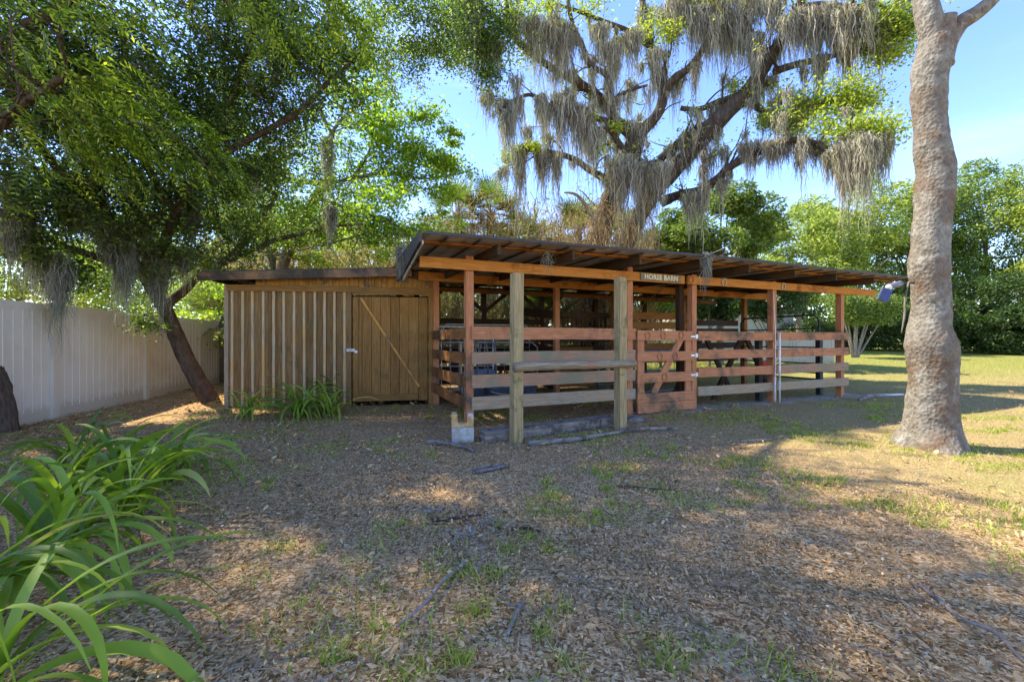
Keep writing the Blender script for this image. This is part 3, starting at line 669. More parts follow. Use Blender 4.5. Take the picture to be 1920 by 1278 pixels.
def build_far_fence():
    a = gp(1180, 20.0); b = gp(1566, 19.0)
    a.z = float(ground_h(a.x, a.y)); b.z = float(ground_h(b.x, b.y))
    root = thing('board_fence', a, 'pale low board fence seen far behind the barn rails', 'fence')
    d = (b - a); L = d.length; d = d / L; n = int(L / 0.15); m = MB()
    for k in range(n):
        c = a + d * (0.15 * (k + 0.5)); m.board(c, c + Vector((0, 0, 1.15 + random.uniform(-.01, .01))), 0.14, 0.02, d)
    m.build('boards', 'pale_fence', root)
    for k in range(0, n, 16):
        c = a + d * (0.15 * k) + Vector((-d.y, d.x, 0)) * 0.06; MB().board(c, c + Vector((0, 0, 1.2)), 0.09, 0.09, d).build('fence_post', 'pale_fence', root)
build_far_fence()
def build_house():
    c = Vector((16.5, 34, 0.7))
    root = thing('house', c, 'pale house with shallow roof glimpsed through trees behind the barn', 'house')
    w_, dp, hh = 9, 6, 2.7
    m = MB(); m.board(c + Vector((-w_ / 2, 0, hh / 2)), c + Vector((w_ / 2, 0, hh / 2)), hh, dp); m.build('wall', 'house_wall', root)
    m = MB(); e = 0.4
    P = lambda x, y, z: c + Vector((x, y, z))
    m.poly([P(-w_ / 2 - e, -dp / 2 - e, hh), P(w_ / 2 + e, -dp / 2 - e, hh), P(w_ / 2 + e, 0, hh + 1.6), P(-w_ / 2 - e, 0, hh + 1.6)], (0, 0, 0.12))
    m.poly([P(-w_ / 2 - e, 0, hh + 1.6), P(w_ / 2 + e, 0, hh + 1.6), P(w_ / 2 + e, dp / 2 + e, hh), P(-w_ / 2 - e, dp / 2 + e, hh)], (0, 0, 0.12))
    m.build('roof', 'flashing', root)
build_house()
# ================================================================ YARD OBJECTS
def build_hitch():
    a = Vector((0.05, 5.08, 0)); b = Vector((1.53, 5.87, 0)); d = (b - a).normalized()
    root = thing('hitching_rail', a, 'weathered hitching rail of two tall square posts and a rough log', 'hitching rail')
    MB().board(a - Vector((0, 0, .2)), a + Vector((0.01, 0, 2.07)), 0.125, 0.12, d, ).build('post', 'post_wood', root)
    MB().board(b - Vector((0, 0, .2)), b + Vector((0, 0, 2.14)), 0.13, 0.12, d).build('post', 'post_wood', root)
    n = Vector((d.y, -d.x, 0)) * 0.10
    pts = [a - d * 0.08, a + d * 0.3, a + d * 0.7, a + d * 1.1, a + d * 1.5, b + d * 0.08, b + d * 0.17]
    hz = [0.935, 0.94, 0.945, 0.93, 0.935, 0.93, 0.94]
    pts = [p + n + Vector((0, 0, h)) for p, h in zip(pts, hz)]
    MB().tube(spline(pts, 4), 0.055, 12, rough=0.12).build('rail_log', 'log_wood', root, True)
build_hitch()
def build_blocks():
    # lower block, lying; upper one, stood on end with its hollow cell open to the front
    bx, by = -0.62, 5.22
    c = Vector((bx, by, 0))
    d = Vector((0.985, 0.17, 0)); n = Vector((-0.17, 0.985, 0))
    m = MB(); m.board(c + Vector((0, 0, 0.085)) - d * 0.135, c + Vector((0, 0, 0.085)) + d * 0.135, 0.19, 0.19)
    o = m.build('concrete_block', 'concrete')
    tag(o, 'grey concrete block flat on the ground, lower of two stacked by the barn corner post', 'concrete block')
    bv = o.modifiers.new('b', 'BEVEL'); bv.width = 0.008; bv.segments = 2
    m = MB(); h0 = 0.182; q = c - d * 0.005 + n * 0.01
    pts = [(-0.135, 0), (0.135, 0), (0.135, 0.17), (0.065, 0.17), (0.055, 0.055), (-0.055, 0.055), (-0.065, 0.17), (-0.135, 0.17)]
    m.poly([q + d * x + Vector((0, 0, h0 + z)) - n * 0.10 for x, z in pts], n * 0.2)
    o = m.build('concrete_block', 'warm_lit_concrete')
    bv = o.modifiers.new('b', 'BEVEL'); bv.width = 0.006; bv.segments = 2
    tag(o, 'open U shaped concrete block coloured as warmly lit, balanced on top of the grey one', 'concrete block')
build_blocks()
def rough_beam(name, a, b, wd, th, mat, label, cat, group=None):
    m = MB().board(a, b, wd, th, jit=0.08); o = m.build(name, mat); tag(o, label, cat, group)
    bv = o.modifiers.new('b', 'BEVEL'); bv.width = 0.012; bv.segments = 2; return o
rough_beam('timber_sleeper', Vector((-0.37, 5.16, 0.07)), Vector((1.45, 6.13, 0.07)), 0.15, 0.20, 'sleeper_wood', 'long dark grey weathered timber lying on the ground behind the hitching posts', 'timber')
rough_beam('timber_sleeper', Vector((1.62, 6.25, 0.03)), Vector((2.0, 6.5, 0.03)), 0.10, 0.16, 'sleeper_wood', 'short grey timber stub on the ground right of the second hitching post', 'timber')
def stick(pts, r, mat, label, name='fallen_branch', cat='branch', rough=0.12, fork=None):
    P = spline(pts, 5); rr = list(np.linspace(r, r * 0.5, len(P)))
    m = MB().tube(P, rr, 8, rough=rough)
    if fork:
        for i, dv, L in fork:
            m.tube([P[i], P[i] + np.array(dv) * L * .5, P[i] + np.array(dv) * L + np.array((0, 0, .01))], [r * .45, r * .35, r * .15], 6)
    o = m.build(name, mat, None, True); tag(o, label, cat); return o
stick([(0.20, 4.98, 0.02), (0.75, 5.15, 0.035), (1.2, 5.42, 0.03), (1.75, 5.72, 0.04), (2.3, 5.80, 0.03)], 0.035, 'sleeper_wood', 'long pale grey fallen branch lying in front of the two hitching posts')
stick([(-1.02, 5.05, 0.02), (-0.85, 4.98, 0.04), (-0.55, 4.80, 0.03), (-0.42, 4.62, 0.02)], 0.03, 'sleeper_wood', 'crooked grey branch lying at the foot of the concrete blocks')
stick([(2.80, 5.1, 0.02), (3.0, 5.12, 0.03), (3.25, 5.22, 0.02)], 0.016, 'dead_bark', 'thin pale stick lying in the sun patch left of the big grey tree')
stick([(-0.26, 2.33, 0.015), (-0.36, 2.10, 0.03), (-0.40, 1.95, 0.03), (-0.50, 1.80, 0.015)], 0.011, 'dead_bark', 'crooked forked twig lying nearest the camera among brown leaves', fork=[(6, (-.6, -.5, .1), .15)])
stick([(0.05, 1.97, 0.015), (0.02, 1.88, 0.025), (-0.02, 1.75, 0.012)], 0.012, 'dead_bark', 'short stubby stick near bottom centre of the yard', fork=[(3, (-.9, .2, .1), .12)])
stick([(-0.55, 2.85, 0.02), (-0.40, 2.88, 0.025), (-0.22, 2.95, 0.02)], 0.016, 'dark_bark', 'dark purple brown stick beside grey moss tufts', fork=[(6, (.5, -.6, .1), .2)])
stick([(-0.02, 2.72, 0.02), (0.1, 2.73, 0.025), (0.18, 2.70, 0.015)], 0.012, 'dark_bark', 'small dark stick lying in the middle of the bare yard')
stick([(0.9, 3.55, 0.015), (1.1, 3.5, 0.02), (1.35, 3.45, 0.01)], 0.008, 'dark_bark', 'thin straight dark twig lying right of the yard centre')
stick([(2.08, 2.12, 0.01), (2.02, 1.95, 0.02), (1.97, 1.82, 0.035), (2.02, 1.74, 0.035), (1.97, 1.60, 0.02), (1.98, 1.48, 0.02)], 0.011, 'dead_bark', 'long pale curving stick in the bottom right of the yard')
stick([(-0.45, 3.15, .02), (-0.4, 3.05, .03), (-0.36, 2.9, .02)], 0.009, 'dead_bark', 'thin bent pale twig beside the moss tufts')
rough_beam('bark_slab', Vector((-0.36, 3.92, 0.02)), Vector((-0.06, 4.12, 0.025)), 0.03, 0.09, 'sleeper_wood', 'pale grey slab of bark lying flat in the middle of the yard', 'bark')
def tuft_moss():
    acc = Acc()
    for (x, y) in ((-0.30, 2.62), (-0.62, 3.0), (-0.12, 2.8)):
        n = 90; a = rng.uniform(0, 6.28, n); r = np.abs(rng.normal(0, 0.07, n))
        P = np.stack([x + r * np.cos(a) * 1.4, y + r * np.sin(a), rng.uniform(0.01, 0.045, n)], 1)
        d = np.stack([np.cos(a + 1), np.sin(a + 1), rng.uniform(-.2, .3, n)], 1) * rng.uniform(.02, .07, (n, 1))
        s = np.cross(d, [0, 0, 1]) * 0.06
        V = np.stack([P - s, P + s, P + d + s, P + d - s], 1).reshape(-1, 3)
        acc.add(V, np.arange(len(V)).reshape(-1, 4))
    o = acc.build('moss_tufts', 'moss'); tag(o, 'grey green tufts of fallen moss on the brown ground', 'moss', kind='stuff')
tuft_moss()
# white pipe and cord at the barn post
o = MB().tube([B(6.44, -0.13, 0.0), B(6.445, -0.13, 1.42)], 0.019, 10).build('water_pipe', 'white_pipe', None, True)
tag(o, 'upright white water pipe in front of the post between the two right bays', 'pipe')
m = MB().tube([B(6.39, -0.03, 2.30), B(6.36, -0.10, 1.45), B(6.35, -0.11, 0.8), B(6.34, -0.12, 0.06)], 0.009, 6)
m.tube([B(6.33, -0.12, 0.62), B(6.30, -0.13, 0.35), B(6.29, -0.14, 0.04)], 0.012, 6)
o = m.build('hose_line', 'white_pipe', None, True); tag(o, 'thin pale cord hanging from the beam down beside the white pipe', 'cord')
def build_box():
    c = B(6.36, 0.12, 0.74)
    root = thing('electric_box', c, 'small red box fixed inside the rail behind the white pipe', 'box')
    MB().board(c - DU * 0.12, c + DU * 0.12, 0.2, 0.09).build('casing', 'red_plastic', root)
    MB().board(c - DU * 0.10 - DV * 0.05, c + DU * 0.10 - DV * 0.05, 0.16, 0.012).build('lid', 'red_plastic', root)
build_box()
m = MB()
P1 = [B(9.3, -0.2, .02), B(10.2, -0.45, .025)]
o = MB().tube(P1, 0.022, 8).build('fallen_pipe', 'white_pipe', None, True); tag(o, 'white pipe lying on the ground beyond the last barn post', 'pipe')
o = MB().tube([B(8.3, -0.55, .02), B(9.2, -0.35, .03), B(9.6, -0.5, .02)], 0.03, 8, rough=.15).build('fallen_branch', 'dead_bark', None, True); tag(o, 'pale broken branch at the foot of the last barn post', 'branch')
# A-frame of dark timber inside the right bays
def aframe(s0, t0, label):
    root = thing('sawhorse', B(s0, t0, 0), label, 'sawhorse', 'dark timber frames inside the barn')
    for q in (-1, 1):
        MB().board(B(s0 + q * 0.95, t0, -0.03), B(s0 + q * 0.12, t0 + 0.02 * q, 1.28), 0.11, 0.05, DU).build('leg', 'dark_board', root)
    for q in (-1, 1):
        MB().board(B(s0 + q * 0.95, t0 + 1.1, -0.03), B(s0 + q * 0.12, t0 + 1.1 + 0.02 * q, 1.28), 0.11, 0.05, DU).build('leg', 'dark_board', root)
    MB().board(B(s0, t0 - 0.05, 1.31), B(s0, t0 + 1.2, 1.31), 0.1, 0.14).build('top_beam', 'dark_board', root)
aframe(6.55, 0.75, 'dark A shaped timber trestle standing inside the right bays of the barn')
def build_pipe_gate():
    root = thing('pipe_gate', B(8.6, 0.4, 0), 'black tubular metal gate closing the right side of the barn', 'gate')
    t0, t1 = 0.42, 2.45; s = 8.62
    fr = [B(s, t0, .35), B(s, t0, 1.74), B(s, t0 + .12, 1.86), B(s, t1 - .12, 1.86), B(s, t1, 1.74), B(s, t1, .35), B(s, t0, .35)]
    MB().tube(fr, 0.022, 8).build('frame', 'black_steel', root, True)
    for h in (1.54, 1.1, .72, .5):
        MB().tube([B(s, t0, h), B(s, t1, h)], 0.016, 8).build('bar', 'black_steel', root, True)
    MB().tube([B(s, (t0 + t1) / 2 + .2, .35), B(s, (t0 + t1) / 2 + .2, 1.86)], 0.016, 8).build('bar', 'black_steel', root, True)
build_pipe_gate()
def panel(a, b, hs, nv, label, mat='galvanised', group=None, wire=True):
    root = thing('livestock_panel', a, label, 'livestock panel', group)
    a = Vector(a); b = Vector(b); z0, z1 = hs; d = b - a
    up = Vector((0, 0, 1))
    pts = [a + up * z0, a + up * (z1 - .12), a + d * .04 + up * z1, b - d * .04 + up * z1, b + up * (z1 - .12), b + up * z0, a + up * z0]
    MB().tube(pts, 0.021, 8).build('frame', mat, root, True)
    for k in range(1, 4):
        h = z0 + (z1 - z0) * k / 4; MB().tube([a + up * h, b + up * h], 0.015, 6).build('bar', mat, root, True)
    if wire:
        m = MB()
        for k in range(1, nv): p = a + d * (k / nv); m.tube([p + up * z0, p + up * z1], 0.005, 4)
        m.build('wire_mesh', mat, root)
panel(B(-1.1, 3.35, 0), B(2.7, 3.25, 0), (0.15, 1.22), 18, 'grey metal livestock panel standing behind the front left rails', group=None)
panel(B(-0.3, 2.9, 0.0), B(1.4, 2.8, 0.0), (0.25, 1.55), 9, 'taller galvanised panel leaning behind the left bay rails')
panel(B(0.6, 4.1, 0.0), B(2.8, 3.9, 0.0), (0.9, 1.65), 3, 'pale grey round cornered gate stacked high at the back of the barn', wire=False)
panel(B(3.3, 1.6, 0), B(5.9, 1.9, 0), (0.1, 1.02), 10, 'metal livestock panel seen through the horseshoe gate', mat='blue_grey_steel')
def build_barrow():
    c = B(0.75, 1.5, 0)
    root = thing('wheelbarrow', c, 'upended grey wheelbarrow with curved handles behind the front left rails', 'wheelbarrow')
    def Q(x, y, z): return c + DU * x + DV * y + Vector((0, 0, z))
    for q in (-1, 1):
        MB().tube(spline([Q(q * .28, .25, .12), Q(q * .27, .12, .6), Q(q * .2, .0, 1.0), Q(q * .17, -.05, 1.24)], 4), 0.022, 8).build('handle', 'grey_plastic', root, True)
        MB().tube(spline([Q(q * .10, .2, .35), Q(q * .11, .1, .8), Q(q * .05, .05, 1.22)], 4), 0.018, 8).build('leg', 'grey_plastic', root, True)
    m = MB(); rings = [(0.34, .30, .10), (.40, .22, .30), (.36, .2, .55), (.25, .24, .72)]
    for k in range(len(rings) - 1):
        (w0, y0, z0), (w1, y1, z1) = rings[k], rings[k + 1]
        m.poly([Q(-w0, y0, z0), Q(w0, y0, z0), Q(w1, y1, z1), Q(-w1, y1, z1)], DV * 0.02)
    m.build('tray', 'blue_grey_steel', root)
    th = [Q(0.0 + .0, .05 + .19 * math.cos(a), .24 + .19 * math.sin(a)) for a in np.linspace(0, 2 * math.pi, 17)]
    MB().tube(th, 0.035, 8, cap=False).build('wheel', 'black_steel', root, True)
build_barrow()
def build_trough():
    c = B(1.15, 1.75, 0.0)
    root = thing('water_trough', c, 'low blue grey oval trough on the barn floor behind the bottom left rail', 'trough')
    m = MB(); n = 24
    prof = [(0.42, 0.02), (0.46, 0.38), (0.49, 0.40), (0.47, 0.41), (0.43, 0.38), (0.39, 0.06)]
    i0 = 0
    for k, (r, h) in enumerate(prof):
        for j in range(n):
            a = 2 * math.pi * j / n; m.v.append(tuple(c + DU * (math.cos(a) * r * 1.7) + DV * (math.sin(a) * r * .8) + Vector((0, 0, h))))
    for k in range(len(prof) - 1):
        for j in range(n):
            j2 = (j + 1) % n; m.quadface((k * n + j, k * n + j2, (k + 1) * n + j2, (k + 1) * n + j), [(0, 0), (.1, 0), (.1, .1), (0, .1)])
    m.f.append(tuple((len(prof) - 1) * n + j for j in range(n))); m.uv.extend([(0, 0)] * n)
    m.build('basin', 'blue_grey_steel', root, True)
    pts = [c + DU * x - DV * .385 + Vector((0, 0, .33 - .07 * math.cos(x * 5))) for x in np.linspace(-.32, .32, 9)]
    MB().tube(pts, .012, 6).build('rope_handle', 'rope', root, True)
build_trough()
def build_rake():
    root = thing('pitchfork', B(0.2, 0.35, 0), 'rusty hooked tool leaning inside the left side rails', 'hand tool')
    MB().tube(spline([B(0.16, 0.9, .35), B(0.14, 0.92, .9), B(.15, .93, 1.25)], 3), .014, 6).build('shaft', 'grey_rail', root, True)
    MB().tube(spline([B(0.15, .93, 1.25), B(.18, .93, 1.36), B(.27, .93, 1.42)], 4), .011, 6).build('hook', 'black_steel', root, True)
build_rake()
def build_light():
    c = at(1697, 531, 4.80)
    root = thing('solar_light', c, 'grey solar security light on an arm fixed to the big grey tree', 'light')
    tree = at(1706, 530, 4.84)
    MB().tube([tree + Vector((.05, 0, 0)), c, at(1684, 533, 4.76)], 0.012, 8).build('bracket', 'black_steel', root, True)
    a = at(1690, 531, 4.76); b = at(1666, 538, 4.66)
    MB().tube([a, a * .9 + b * .1, b], [.018, .034, .034], 12).build('lamp_housing', 'grey_plastic', root, True)
    MB().tube([b, b + Vector((-.012, -.02, -.012))], .03, 12).build('lens', 'white_pipe', root, True)
    p = at(1659, 553, 4.62)
    pn = MB().board(p + Vector((-.035, 0, -.065)), p + Vector((.03, 0, .07)), 0.10, 0.022, (.9, -.35, -.4)).build('solar_panel', 'grey_plastic', root)
    MB().board(p + Vector((-.032, -.014, -.060)), p + Vector((.027, -.014, .064)), 0.088, 0.006, (.9, -.35, -.4)).build('solar_cells', 'solar_blue', pn)
build_light()
# ================================================================ BIG GREY TREE (right)
def lathe_trunk(rows, z0, mat, name, parent, n=28, wob=0.05, seed=1, dz=None, flare=None):
    """rows: (py, px_left, px_right); trunk as a stack of irregular rings at distance z0"""
    rg = np.random.default_rng(seed); m = MB(); rows = sorted(rows, key=lambda r: -r[0])
    ys = np.array([r[0] for r in rows], float); ls = np.array([r[1] for r in rows], float); rs = np.array([r[2] for r in rows], float)
    K = 70; yy = np.linspace(ys[0], ys[-1], K)
    L_ = np.interp(-yy, -ys, ls); R_ = np.interp(-yy, -ys, rs)
    ker = np.array([1, 2, 1]) / 4; L_[1:-1] = np.convolve(L_, ker, 'valid'); R_[1:-1] = np.convolve(R_, ker, 'valid')
    ph = rg.uniform(0, 6.28, 8); am = rg.uniform(0.3, 1, 8)
    for k in range(K):
        c = at((L_[k] + R_[k]) / 2, yy[k], z0); r = (R_[k] - L_[k]) / 2 / F * z0 / math.sqrt(1 + ((c.x) / z0) ** 2)
        hgt = c.z
        for j in range(n):
            a = 2 * math.pi * j / n
            q = 1 + wob * (am[0] * math.sin(2 * a + ph[0] + hgt * 1.2) * .5 + am[1] * math.sin(3 * a + ph[1] - hgt * 1.7) * .5 + am[2] * math.sin(5 * a + ph[2] + 2.5 * hgt) * .3) + rg.normal(0, 0.006)
            if flare and hgt < flare: q *= 1 + (1 - max(hgt, -.1) / flare) ** 2 * (0.10 + 0.42 * max(0, math.sin(3 * a + 1.2)) + 0.18 * max(0, math.sin(7 * a)))
            rr = r * q
            m.v.append((c.x + math.cos(a) * rr, c.y + math.sin(a) * rr * 0.95, c.z))
    for k in range(K - 1):
        for j in range(n):
            j2 = (j + 1) % n
            m.quadface((k * n + j, k * n + j2, (k + 1) * n + j2, (k + 1) * n + j), [(0, 0)] * 4)
    return m
def build_grey_tree():
    z0 = 4.92
    root = thing('grey_tree', Vector((5.02, z0, 0)), 'tall thick grey barked tree trunk standing on the right lawn', 'tree')
    rows = [(880, 1678, 1830), (845, 1682, 1815), (822, 1684, 1808), (800, 1690, 1803), (760, 1695, 1799), (730, 1697, 1800), (700, 1697, 1800), (670, 1693, 1801), (650, 1692, 1799),
            (635, 1693, 1796), (620, 1697, 1790), (600, 1701, 1786), (570, 1704, 1785), (540, 1704, 1785), (520, 1701, 1784), (500, 1698, 1785), (470, 1702, 1785), (440, 1705, 1787), (410, 1708, 1789), (380, 1709, 1792),
            (350, 1712, 1795), (325, 1713, 1799), (310, 1712, 1798), (290, 1711, 1792), (260, 1709, 1783), (230, 1709, 1779), (200, 1708, 1777), (170, 1706, 1779), (150, 1703, 1781), (130, 1706, 1785), (110, 1711, 1788), (80, 1720, 1790), (55, 1725, 1793), (40, 1728, 1796)]
    m = lathe_trunk(rows, z0, 'grey_bark', 'trunk', root, flare=0.34, wob=0.05)
    tr = m.build('trunk', 'grey_bark', root, True)
    tx = bpy.data.textures.new('barkd', 'CLOUDS'); tx.noise_scale = 0.06; tx.noise_depth = 4
    sb = tr.modifiers.new('s', 'SUBSURF'); sb.levels = sb.render_levels = 2
    dm = tr.modifiers.new('d', 'DISPLACE'); dm.texture = tx; dm.texture_coords = 'GLOBAL'; dm.strength = 0.006
    tx2 = bpy.data.textures.new('barkd2', 'CLOUDS'); tx2.noise_scale = 0.3; tx2.noise_depth = 2
    dm = tr.modifiers.new('d2', 'DISPLACE'); dm.texture = tx2; dm.texture_coords = 'GLOBAL'; dm.strength = 0.05
    lm = MB(); out = []
    A = [at(1757, 130, z0), at(1752, 80, z0), at(1738, 20, z0), at(1727, -40, z0 + .1), at(1712, -140, z0 + .3), at(1680, -330, z0 + .6), at(1640, -600, z0 + 1)]
    lm.tube(spline(A, 4), list(np.linspace(.15, .05, 25)), 14)
    Bq = [at(1762, 120, z0), at(1775, 80, z0), at(1800, 45, z0), at(1835, 22, z0 - .05), at(1872, -15, z0 - .1), at(1930, -110, z0 - .2), at(2010, -330, z0)]
    lm.tube(spline(Bq, 4), list(np.linspace(.12, .04, 25)), 14)
    P = []
    for path in (A, Bq):
        sp = spline(path, 4)
        for i in range(9, len(sp)):
            if sp[i][2] < 6.4: continue
            for k in range(2):
                d = rng.normal(size=3) * .7 + np.array([0.2, .1, 1.1]); twig(lm, sp[i], d, rng.uniform(1.0, 1.8), .035, 1, out, .7, .2, 5, 3)
    lm.build('limbs', 'grey_bark', root, True)
    pts = np.array([p for p, l in out if p[2] > 6.2])
    c = np.repeat(pts, 14, 0) + rng.normal(0, .16, (len(pts) * 14, 3))
    bigmesh('crown', leaves(c, .09, .045), 4, 'leaf_dark', root)
    # loose strip of bark / vine on the left side
    MB().tube(spline([at(1704, 528, 4.75), at(1697, 560, 4.72), at(1696, 590, 4.72), at(1690, 625, 4.72)], 4), [.010] * 8 + [.012, .010, .008, .006, .005], 6).build('hanging_vine', 'branch_bark', root, True)
build_grey_tree()
# ================================================================ LIVE OAK WITH MOSS
def build_oak():
    base = gp(1120, 14.2)
    root = thing('live_oak', base, 'huge live oak draped in grey spanish moss behind the barn', 'tree')
    L = []
    def limb(pts, r0, r1): L.append((spline([at(*p) for p in pts], 4), r0, r1))
    limb([(1112, 700, 14.2), (1112, 560, 14.2), (1120, 470, 14.2), (1128, 425, 14.2), (1142, 385, 14.1), (1162, 340, 14.0), (1180, 300, 13.9), (1192, 262, 13.8)], .50, .36)
    limb([(1150, 690, 14.6), (1158, 560, 14.6), (1170, 470, 14.6), (1187, 425, 14.5), (1210, 385, 14.4), (1234, 350, 14.2), (1256, 328, 14.0), (1290, 290, 13.7), (1326, 251, 13.4), (1360, 215, 13.2), (1395, 180, 13.0), (1420, 148, 12.9)], .37, .26)
    limb([(1420, 148, 12.9), (1440, 112, 12.8), (1462, 81, 12.6), (1480, 50, 12.4), (1498, 15, 12.2), (1515, -50, 12)], .24, .13)
    limb([(1420, 148, 12.9), (1432, 115, 13.1), (1418, 88, 13.3), (1390, 75, 13.5), (1350, 60, 13.8), (1310, 20, 14), (1290, -40, 14)], .22, .12)
    limb([(1192, 262, 13.8), (1170, 240, 13.7), (1152, 222, 13.6), (1138, 197, 13.5), (1111, 172, 13.3), (1066, 145, 13.0), (1035, 128, 12.8), (994, 98, 12.5), (962, 66, 12.2), (950, 25, 12), (955, -40, 12)], .22, .06)
    limb([(1192, 262, 13.8), (1212, 238, 13.7), (1232, 215, 13.7), (1243, 180, 13.8), (1232, 145, 13.9), (1222, 90, 14), (1208, 27, 14), (1200, -50, 14)], .23, .10)
    limb([(1243, 180, 13.8), (1262, 150, 13.5), (1290, 130, 13.3), (1310, 105, 13), (1330, 70, 12.8), (1345, 20, 12.6), (1350, -60, 12.5)], .17, .08)
    limb([(1236, 300, 14.0), (1258, 280, 13.8), (1281, 260, 13.6), (1330, 228, 13.3), (1380, 182, 13.0)], .16, .12)
    limb([(1200, 320, 14.0), (1230, 305, 13.9), (1255, 322, 13.8)], .14, .14)
    limb([(1256, 372, 14.2), (1280, 364, 14.0), (1312, 357, 13.6), (1344, 336, 13.2), (1375, 309, 12.8), (1420, 287, 12.3), (1451, 269, 11.9), (1490, 262, 11.5), (1530, 270, 11.1), (1570, 290, 10.8), (1605, 275, 10.5), (1650, 258, 10.3), (1670, 270, 10.2)], .19, .03)
    limb([(1240, 380, 14.4), (1256, 372, 14.2)], .2, .2)
    limb([(1215, 318, 14.0), (1196, 300, 13.8), (1178, 290, 13.6), (1162, 272, 13.4), (1147, 248, 13.2), (1124, 242, 13.0), (1110, 243, 12.9)], .17, .07)
    limb([(1170, 345, 14.0), (1135, 335, 13.8), (1102, 316, 13.5), (1075, 298, 13.2), (1039, 287, 12.9), (999, 282, 12.7), (975, 278, 12.6)], .16, .05)
    limb([(1150, 230, 13.6), (1110, 220, 13.0), (1084, 219, 12.6), (1052, 214, 12.4), (1020, 190, 12.2), (992, 178, 12.0), (960, 190, 11.9), (937, 208, 11.8)], .11, .04)
    limb([(1276, 203, 13.6), (1310, 205, 13.5), (1345, 192, 13.3), (1385, 178, 13.1)], .09, .12)
    limb([(1400, 185, 13), (1440, 215, 12.6), (1470, 222, 12.3), (1520, 201, 12), (1560, 190, 11.7), (1600, 185, 11.4)], .13, .04)
    limb([(1450, 135, 12.8), (1480, 125, 12.5), (1520, 115, 12.2), (1560, 105, 11.9), (1610, 90, 11.6), (1650, 60, 11.3), (1690, 50, 11.2)], .14, .04)
    limb([(1498, 15, 12.2), (1540, 10, 11.8), (1590, 15, 11.4), (1640, 10, 11.1), (1680, 25, 11)], .13, .04)
    limb([(1138, 197, 13.5), (1160, 180, 13.4), (1185, 168, 13.3), (1215, 160, 13.2)], .10, .04)
    limb([(1138, 190, 13.5), (1142, 165, 13.2), (1135, 140, 13), (1105, 120, 12.8), (1090, 80, 12.6), (1072, 40, 12.5), (1060, -30, 12.4)], .12, .06)
    limb([(962, 60, 12.2), (925, 30, 12), (900, 10, 11.8), (880, -20, 11.7)], .08, .04)
    limb([(1222, 90, 14), (1180, 60, 13.8), (1130, 40, 13.6), (1080, 20, 13.4), (1030, 5, 13.2)], .11, .05)
    limb([(1350, 60, 13.8), (1370, 30, 13.6), (1400, 10, 13.4), (1440, -20, 13.2)], .11, .05)
    limb([(1326, 251, 13.4), (1322, 270, 13.1), (1318, 300, 12.9), (1320, 335, 13.0)], .07, .05)
    mb = MB(); out = []; acc = Acc(); leafpts = []
    for P, r0, r1 in L:
        n = len(P); rr = np.linspace(r0, r1, n)
        rr = rr * .86
        mb.tube(P, list(rr), 12 if r0 > .15 else 8, rough=0.08)
        seglen = np.linalg.norm(np.diff(P, axis=0), axis=1); tot = seglen.sum()
        hi = P[:, 2].mean() > 4.5
        if not hi and r0 > .36: 
            continue
        cnt = int(tot * 1.7)
        for k in range(cnt):
            i = rng.integers(1, n)
            if P[i][2] < 5.2: continue
            d = unit(P[i] - P[i - 1]) * .5 + rng.normal(0, .7, 3) + np.array([0, 0, .45])
            twig(mb, P[i], d, rng.uniform(.6, 1.5), min(.05, rr[i] * .4), 1, out, .7, .15, 5, 2)
        for k in range(int(tot * 1.8)):
            i = rng.integers(0, n)
            if P[i][2] < 5.0 or r0 > .45: continue
            moss_clump(acc, P[i] + np.array([0, 0, -rr[i] * .6]), rng.uniform(.10, .24), (.3 + 1.8 * rng.uniform(0, 1) ** 1.5) * (1.1 if r0 < .2 else .8), int(rng.uniform(50, 95)), .022)
    mb.build('trunk', 'oak_bark', root, True)
    pts = [p for p, l in out]
    idx = rng.permutation(len(pts))
    for i in idx[: int(len(pts) * 0.15)]:
        L_ = .3 + 1.9 * rng.uniform(0, 1) ** 1.6; moss_clump(acc, pts[i], .07 + .09 * L_, L_, int(30 + 30 * L_), .022)
